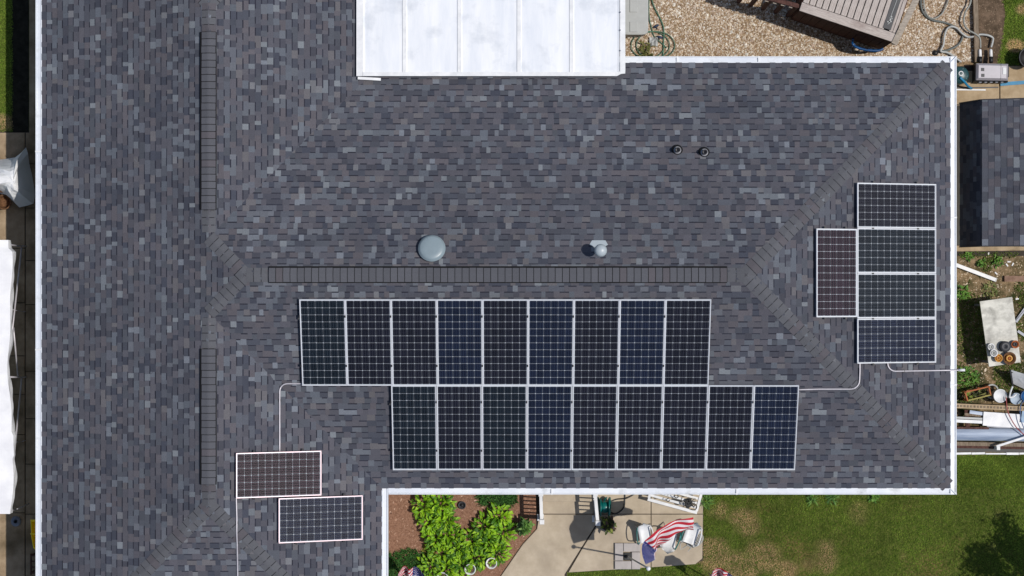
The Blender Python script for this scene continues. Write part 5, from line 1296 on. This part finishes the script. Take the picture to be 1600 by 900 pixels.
# leaning white board
t = thing('white_board', 'white board leaning on a dark frame at the right edge', 'board', at(1590, 595, .01)); P_ = [at(1580, 578, .55), at(1606, 586, .55), at(1612, 613, .12), at(1583.5, 600, .12)]
mb = MB(); nr = Vector((0, 0, -.03)); mb.raw(P_+[q+nr for q in P_], [(0, 3, 2, 1)[::-1] if False else (3, 2, 1, 0), (4, 5, 6, 7), (0, 1, 5, 4), (1, 2, 6, 5), (2, 3, 7, 6), (3, 0, 4, 7)]); mb.build('sheet', M['white'], t)
mb = MB(); mb.bar(at(1578.5, 578, .53), at(1582.5, 603, .10), .035, .03); mb.build('edge_strip', M['dgray'], t)
for x, y, z in ((1582, 582, .5), (1603, 588, .5)): q = at(x, y, z); mb = MB(); mb.bar((q.x, q.y, .01), (q.x, q.y, q.z), .03, .03); mb.build('prop', M['dgray'], t)
# scrap pile: slotted rail, boards, trough
t = thing('slotted_rail', 'long beige slotted rail across the top of the scrap pile', 'rail', at(1550, 637, .01))
mb = MB(); mb.bar(at(1484, 633.5, .40), at(1625, 639.5, .40), .11, .05); mb.build('channel', M['pad'], t)
for k in range(22):
    a_ = at(1497+5.2*k, 634.2+.222*k, .43); mb = MB(); mb.box(a_.x, a_.y, .43, .045, .05, .012, -.04, bev=.003); mb.build('rung', M['timber'], t)
mb = MB(); mb.bar(at(1484, 631, .37), at(1625, 637, .37), .02, .05); mb.build('lip', M['dgray'], t)
for x in (1500, 1560, 1615): q = at(x, 636, .375); mb = MB(); mb.box(q.x, q.y, .19, .06, .06, .36); mb.build('block', M['wood_dark'], t)
def board(p_, q_, w_, h_, mat, lb, name='board'):
    t = thing(name, lb, name.replace('_', ' '), (p_.x, p_.y, p_.z-h_/2)); mb = MB(); mb.bar(p_, q_, w_, h_); mb.build('plank' if name == 'board' else 'body', mat, t); return t
board(at(1536, 654, .34), at(1628, 660.5, .34), .33, .04, M['white'], 'wide white board on top of the scrap pile')
board(at(1484, 652, .31), at(1537, 654.5, .31), .05, .04, M['lgray'], 'upper thin pale strip sticking out left of the wide white board', 'strip')
board(at(1484, 657, .31), at(1537, 659.5, .31), .075, .05, M['white'], 'lower thin white strip sticking out left of the wide white board', 'strip')
board(at(1515, 643.5, .30), at(1546, 648, .30), .08, .04, M['steel'], 'short bluish strip above the wide white board', 'strip')
board(at(1507, 647, .26), at(1536, 650, .26), .06, .05, M['timber'], 'short grey wooden strip behind the white strips', 'strip')
board(at(1510, 640, .22), at(1512, 668, .22), .10, .06, M['wood_dark'], 'short dark brown crosswise board in the scrap pile', 'board')
board(at(1489, 668.5, .30), at(1545, 669, .30), .05, .04, M['wood_dark'], 'thin dark board along the top of the metal trough', 'board')
board(at(1542, 664, .24), at(1625, 671, .24), .09, .05, M['mgray'], 'grey metal bar under the wide white board', 'bar')
# curved sheet, its bluish colour standing in for reflected sky
t = thing('metal_trough', 'long curved bluish galvanised metal sheet on the scrap pile', 'metal sheet', at(1550, 680, .01)); mb = MB(); a_, b_ = at(1482, 678, .3), at(1628, 680, .3); K = 9; vs_ = []
for q in (a_, b_):
    for k in range(K):
        f_ = k/(K-1)-.5; vs_.append((q.x, q.y+f_*.31, .34-.22*f_*f_))
vs_ += [(x, y, z-.012) for x, y, z in vs_]; n = 2*K
fs = [(k, k+K, k+K+1, k+1) for k in range(K-1)]+[(k+n, k+1+n, k+K+1+n, k+K+n) for k in range(K-1)]+[(0, n, K+n, K), (K-1, 2*K-1, 2*K-1+n, K-1+n)]
mb.raw(vs_, fs); mb.build('sheet', M['steel'], t, True)
for x in (1510, 1580): q = at(x, 679, .2); mb = MB(); mb.box(q.x, q.y, .14, .08, .28, .26); mb.build('support', M['wood_dark'], t)
for y, c_, lb in ((693, 'timber', 'grey weathered plank just below the metal sheet'), (697, 'wood_dark', 'dark plank under the grey one below the metal sheet')):
    board(at(1484, y, .22 if c_ == 'timber' else .12), at(1626, y+2.5, .22 if c_ == 'timber' else .12), .09, .05, M[c_], lb)
board(at(1484, 702.5, .05), at(1626, 703.5, .05), .09, .07, M['black'], 'black plank at the foot of the scrap pile')
mb = MB(); q = at(1560, 700.5, .4); t = thing('white_post', 'short white post with a slanting arm at the scrap pile', 'post', (q.x, q.y, .01)); mb.box(q.x, q.y, .21, .085, .085, .40, bev=.008); mb.build('post', M['white'], t)
mb = MB(); mb.bar(at(1557, 697.5, .44), at(1625, 675.5, .50), .05, .04); mb.build('arm', M['white'], t)
t = thing('edging_strip', 'chipped white edging strip between scrap pile and lawn', 'edging', at(1550, 708.5, 0)); xx = 1484
while xx < 1625:
    L1 = rnd.uniform(16, 34); a_, b_ = at(xx+.4, 708.6+rnd.uniform(-.4, .4), .05), at(xx+L1-.4, 708.4+rnd.uniform(-.5, .3), .05); mb = MB(); mb.bar(a_, b_, .045+rnd.uniform(-.01, .01), .09); mb.build('strip', M['white'], t); xx += L1
hose('red_hose', [(1572, 620, 0), (1574, 640, 0), (1580, 655, 0), (1590, 670, 0), (1606, 684, 0)], .012, M['red'], 'thin red cable trailing over the scrap pile', z=.47)
hose('blue_cable', [(1601, 625, 0), (1595, 633, 0), (1594, 648, 0), (1597, 662, 0), (1604, 676, 0)], .012, M['blue'], 'thin blue cable trailing from the blue bucket', z=.49)
board(at(1596, 650, .39), at(1630, 654, .39), .30, .03, plain('pale blue sheet', A(150, 176, 200)), 'pale blue sheet at the right edge of the scrap pile', 'sheet')

# weed clumps near the gutter
gl_ = [leaf_mesh('leaf', .15, .06, c, .3) for c in (A(92, 138, 46), A(74, 118, 36), A(118, 160, 66))]
def weed(px, py, n, rad, lb, ms):
    n = int(n*1.7)
    p = at(px, py); t = thing('weed_clump', lb, 'weed', (p.x, p.y, .005)); r_ = random.Random(int(px+py))
    for k in range(n):
        f_ = (k+.5)/n; an = k*2.4; o = bpy.data.objects.new('leaf', r_.choice(ms)); o.parent = t; o.location = (rad*math.sqrt(f_)*math.cos(an), rad*math.sqrt(f_)*math.sin(an), .16*(1-f_)*r_.uniform(.3, 1)); s_ = r_.uniform(.3, .75); o.scale = (s_, s_, s_)
        o.rotation_euler = (.6-.8*f_+r_.uniform(-.2, .2), r_.uniform(-.2, .2), r_.uniform(0, 6.28)); col.objects.link(o)
weed(1512, 588, 70, .26, 'bright green leafy weed by the conduit end', gl_)
weed(1503, 458, 40, .18, 'green leafy weed at the gutter left of the table', gl_)
weed(1546, 454, 36, .20, 'pale broad-leaved weed just above the table', [leaf_mesh('leaf', .15, .05, c, .3) for c in (A(132, 142, 80), A(156, 158, 96), A(104, 116, 60))])
weed(1558, 408, 22, .13, 'small dark weed in the dry dirt below the shed', gl_)
weed(1532, 412, 18, .10, 'tiny dark weed above the downspout', gl_)
weed(1512, 400, 16, .10, 'tiny weed at the shed pad beside the gutter', gl_)
sl_ = [leaf_mesh('leaf', .24, .03, c, .4) for c in (A(92, 136, 56), A(118, 160, 70), A(70, 110, 44))]
weed(1103, 782, 44, .15, 'leafy green plant at the patio corner under the gutter', sl_)
weed(1300, 776, 40, .14, 'strappy green plant under the front gutter, right one', sl_)
weed(1268, 777, 30, .13, 'strappy green plant under the front gutter, left one', sl_)
weed(1365, 777, 26, .11, 'bright green leafy plant under the front gutter by the lawn', gl_)
# pale flowers / leaves scattered at the left lawn end
for k, (x, y) in enumerate(((6, 180), (9, 195), (4, 203), (32, 203), (11, 185), (28, 100))):
    pass

# ------------------------------------------------------------------ tree outside the frame whose shade falls on the lawn
def tree(px, py, h, cr, lb, seed):
    p = at(px, py); t = thing('tree', lb, 'tree', (p.x, p.y, 0)); r_ = random.Random(seed); rg = np.random.default_rng(seed)
    mb = MB(); mb.tube([(p.x, p.y, -.05), (p.x+.05, p.y, h*.3), (p.x, p.y+.05, h*.6), (p.x+.03, p.y, h*.92)], [.14, .11, .07, .02], 10); tips = []
    for k in range(16):
        a_ = k*2.4; z0 = h*(.35+.5*k/16); l_ = cr*(1.05-.5*k/16)*r_.uniform(.8, 1.1); q = Vector((p.x+math.cos(a_)*l_, p.y+math.sin(a_)*l_, z0+l_*.35)); m_ = Vector((p.x+math.cos(a_)*l_*.5, p.y+math.sin(a_)*l_*.5, z0+l_*.12))
        mb.tube([(p.x, p.y, z0), m_, q], [.045, .03, .01], 6); tips += [q, m_.lerp(q, .5), m_]
    mb.build('trunk', M['bark'], t, True)
    n = 8500; ti = rg.integers(0, len(tips), n); T = np.array([tuple(q) for q in tips])[ti]+rg.normal(0, .14, (n, 3)); an = rg.uniform(0, 6.28, n); tl = rg.uniform(-.6, .6, n); s_ = rg.uniform(.035, .06, n)
    ux = np.stack([np.cos(an), np.sin(an), tl], 1)*s_[:, None]; uy = np.stack([-np.sin(an), np.cos(an), rg.uniform(-.5, .5, n)], 1)*s_[:, None]*.5
    V = np.stack([T-ux, T-uy, T+ux, T+uy], 1).reshape(-1, 3); Fc = (np.arange(n)*4)[:, None]+np.arange(4)[None]
    cs = np.array([A(70, 104, 36), A(88, 124, 48), A(54, 84, 28)])[rg.integers(0, 3, n)]
    me = bpy.data.meshes.new('crown'); me.from_pydata((V-np.array([p.x, p.y, 0])).tolist(), [], Fc.tolist()); me.materials.append(M['leafy'])
    at_ = me.attributes.new('Col', 'FLOAT_COLOR', 'FACE'); at_.data.foreach_set('color', np.concatenate([cs, np.ones((n, 1))], 1).astype(np.float32).ravel())
    o = bpy.data.objects.new('crown', me); o.parent = t; col.objects.link(o)
tree(1702, 912, 5.2, 1.55, 'small leafy tree just outside the lower right corner, shading the lawn', 4)

for o in bpy.data.objects:
    if '_w' in o: del o['_w']
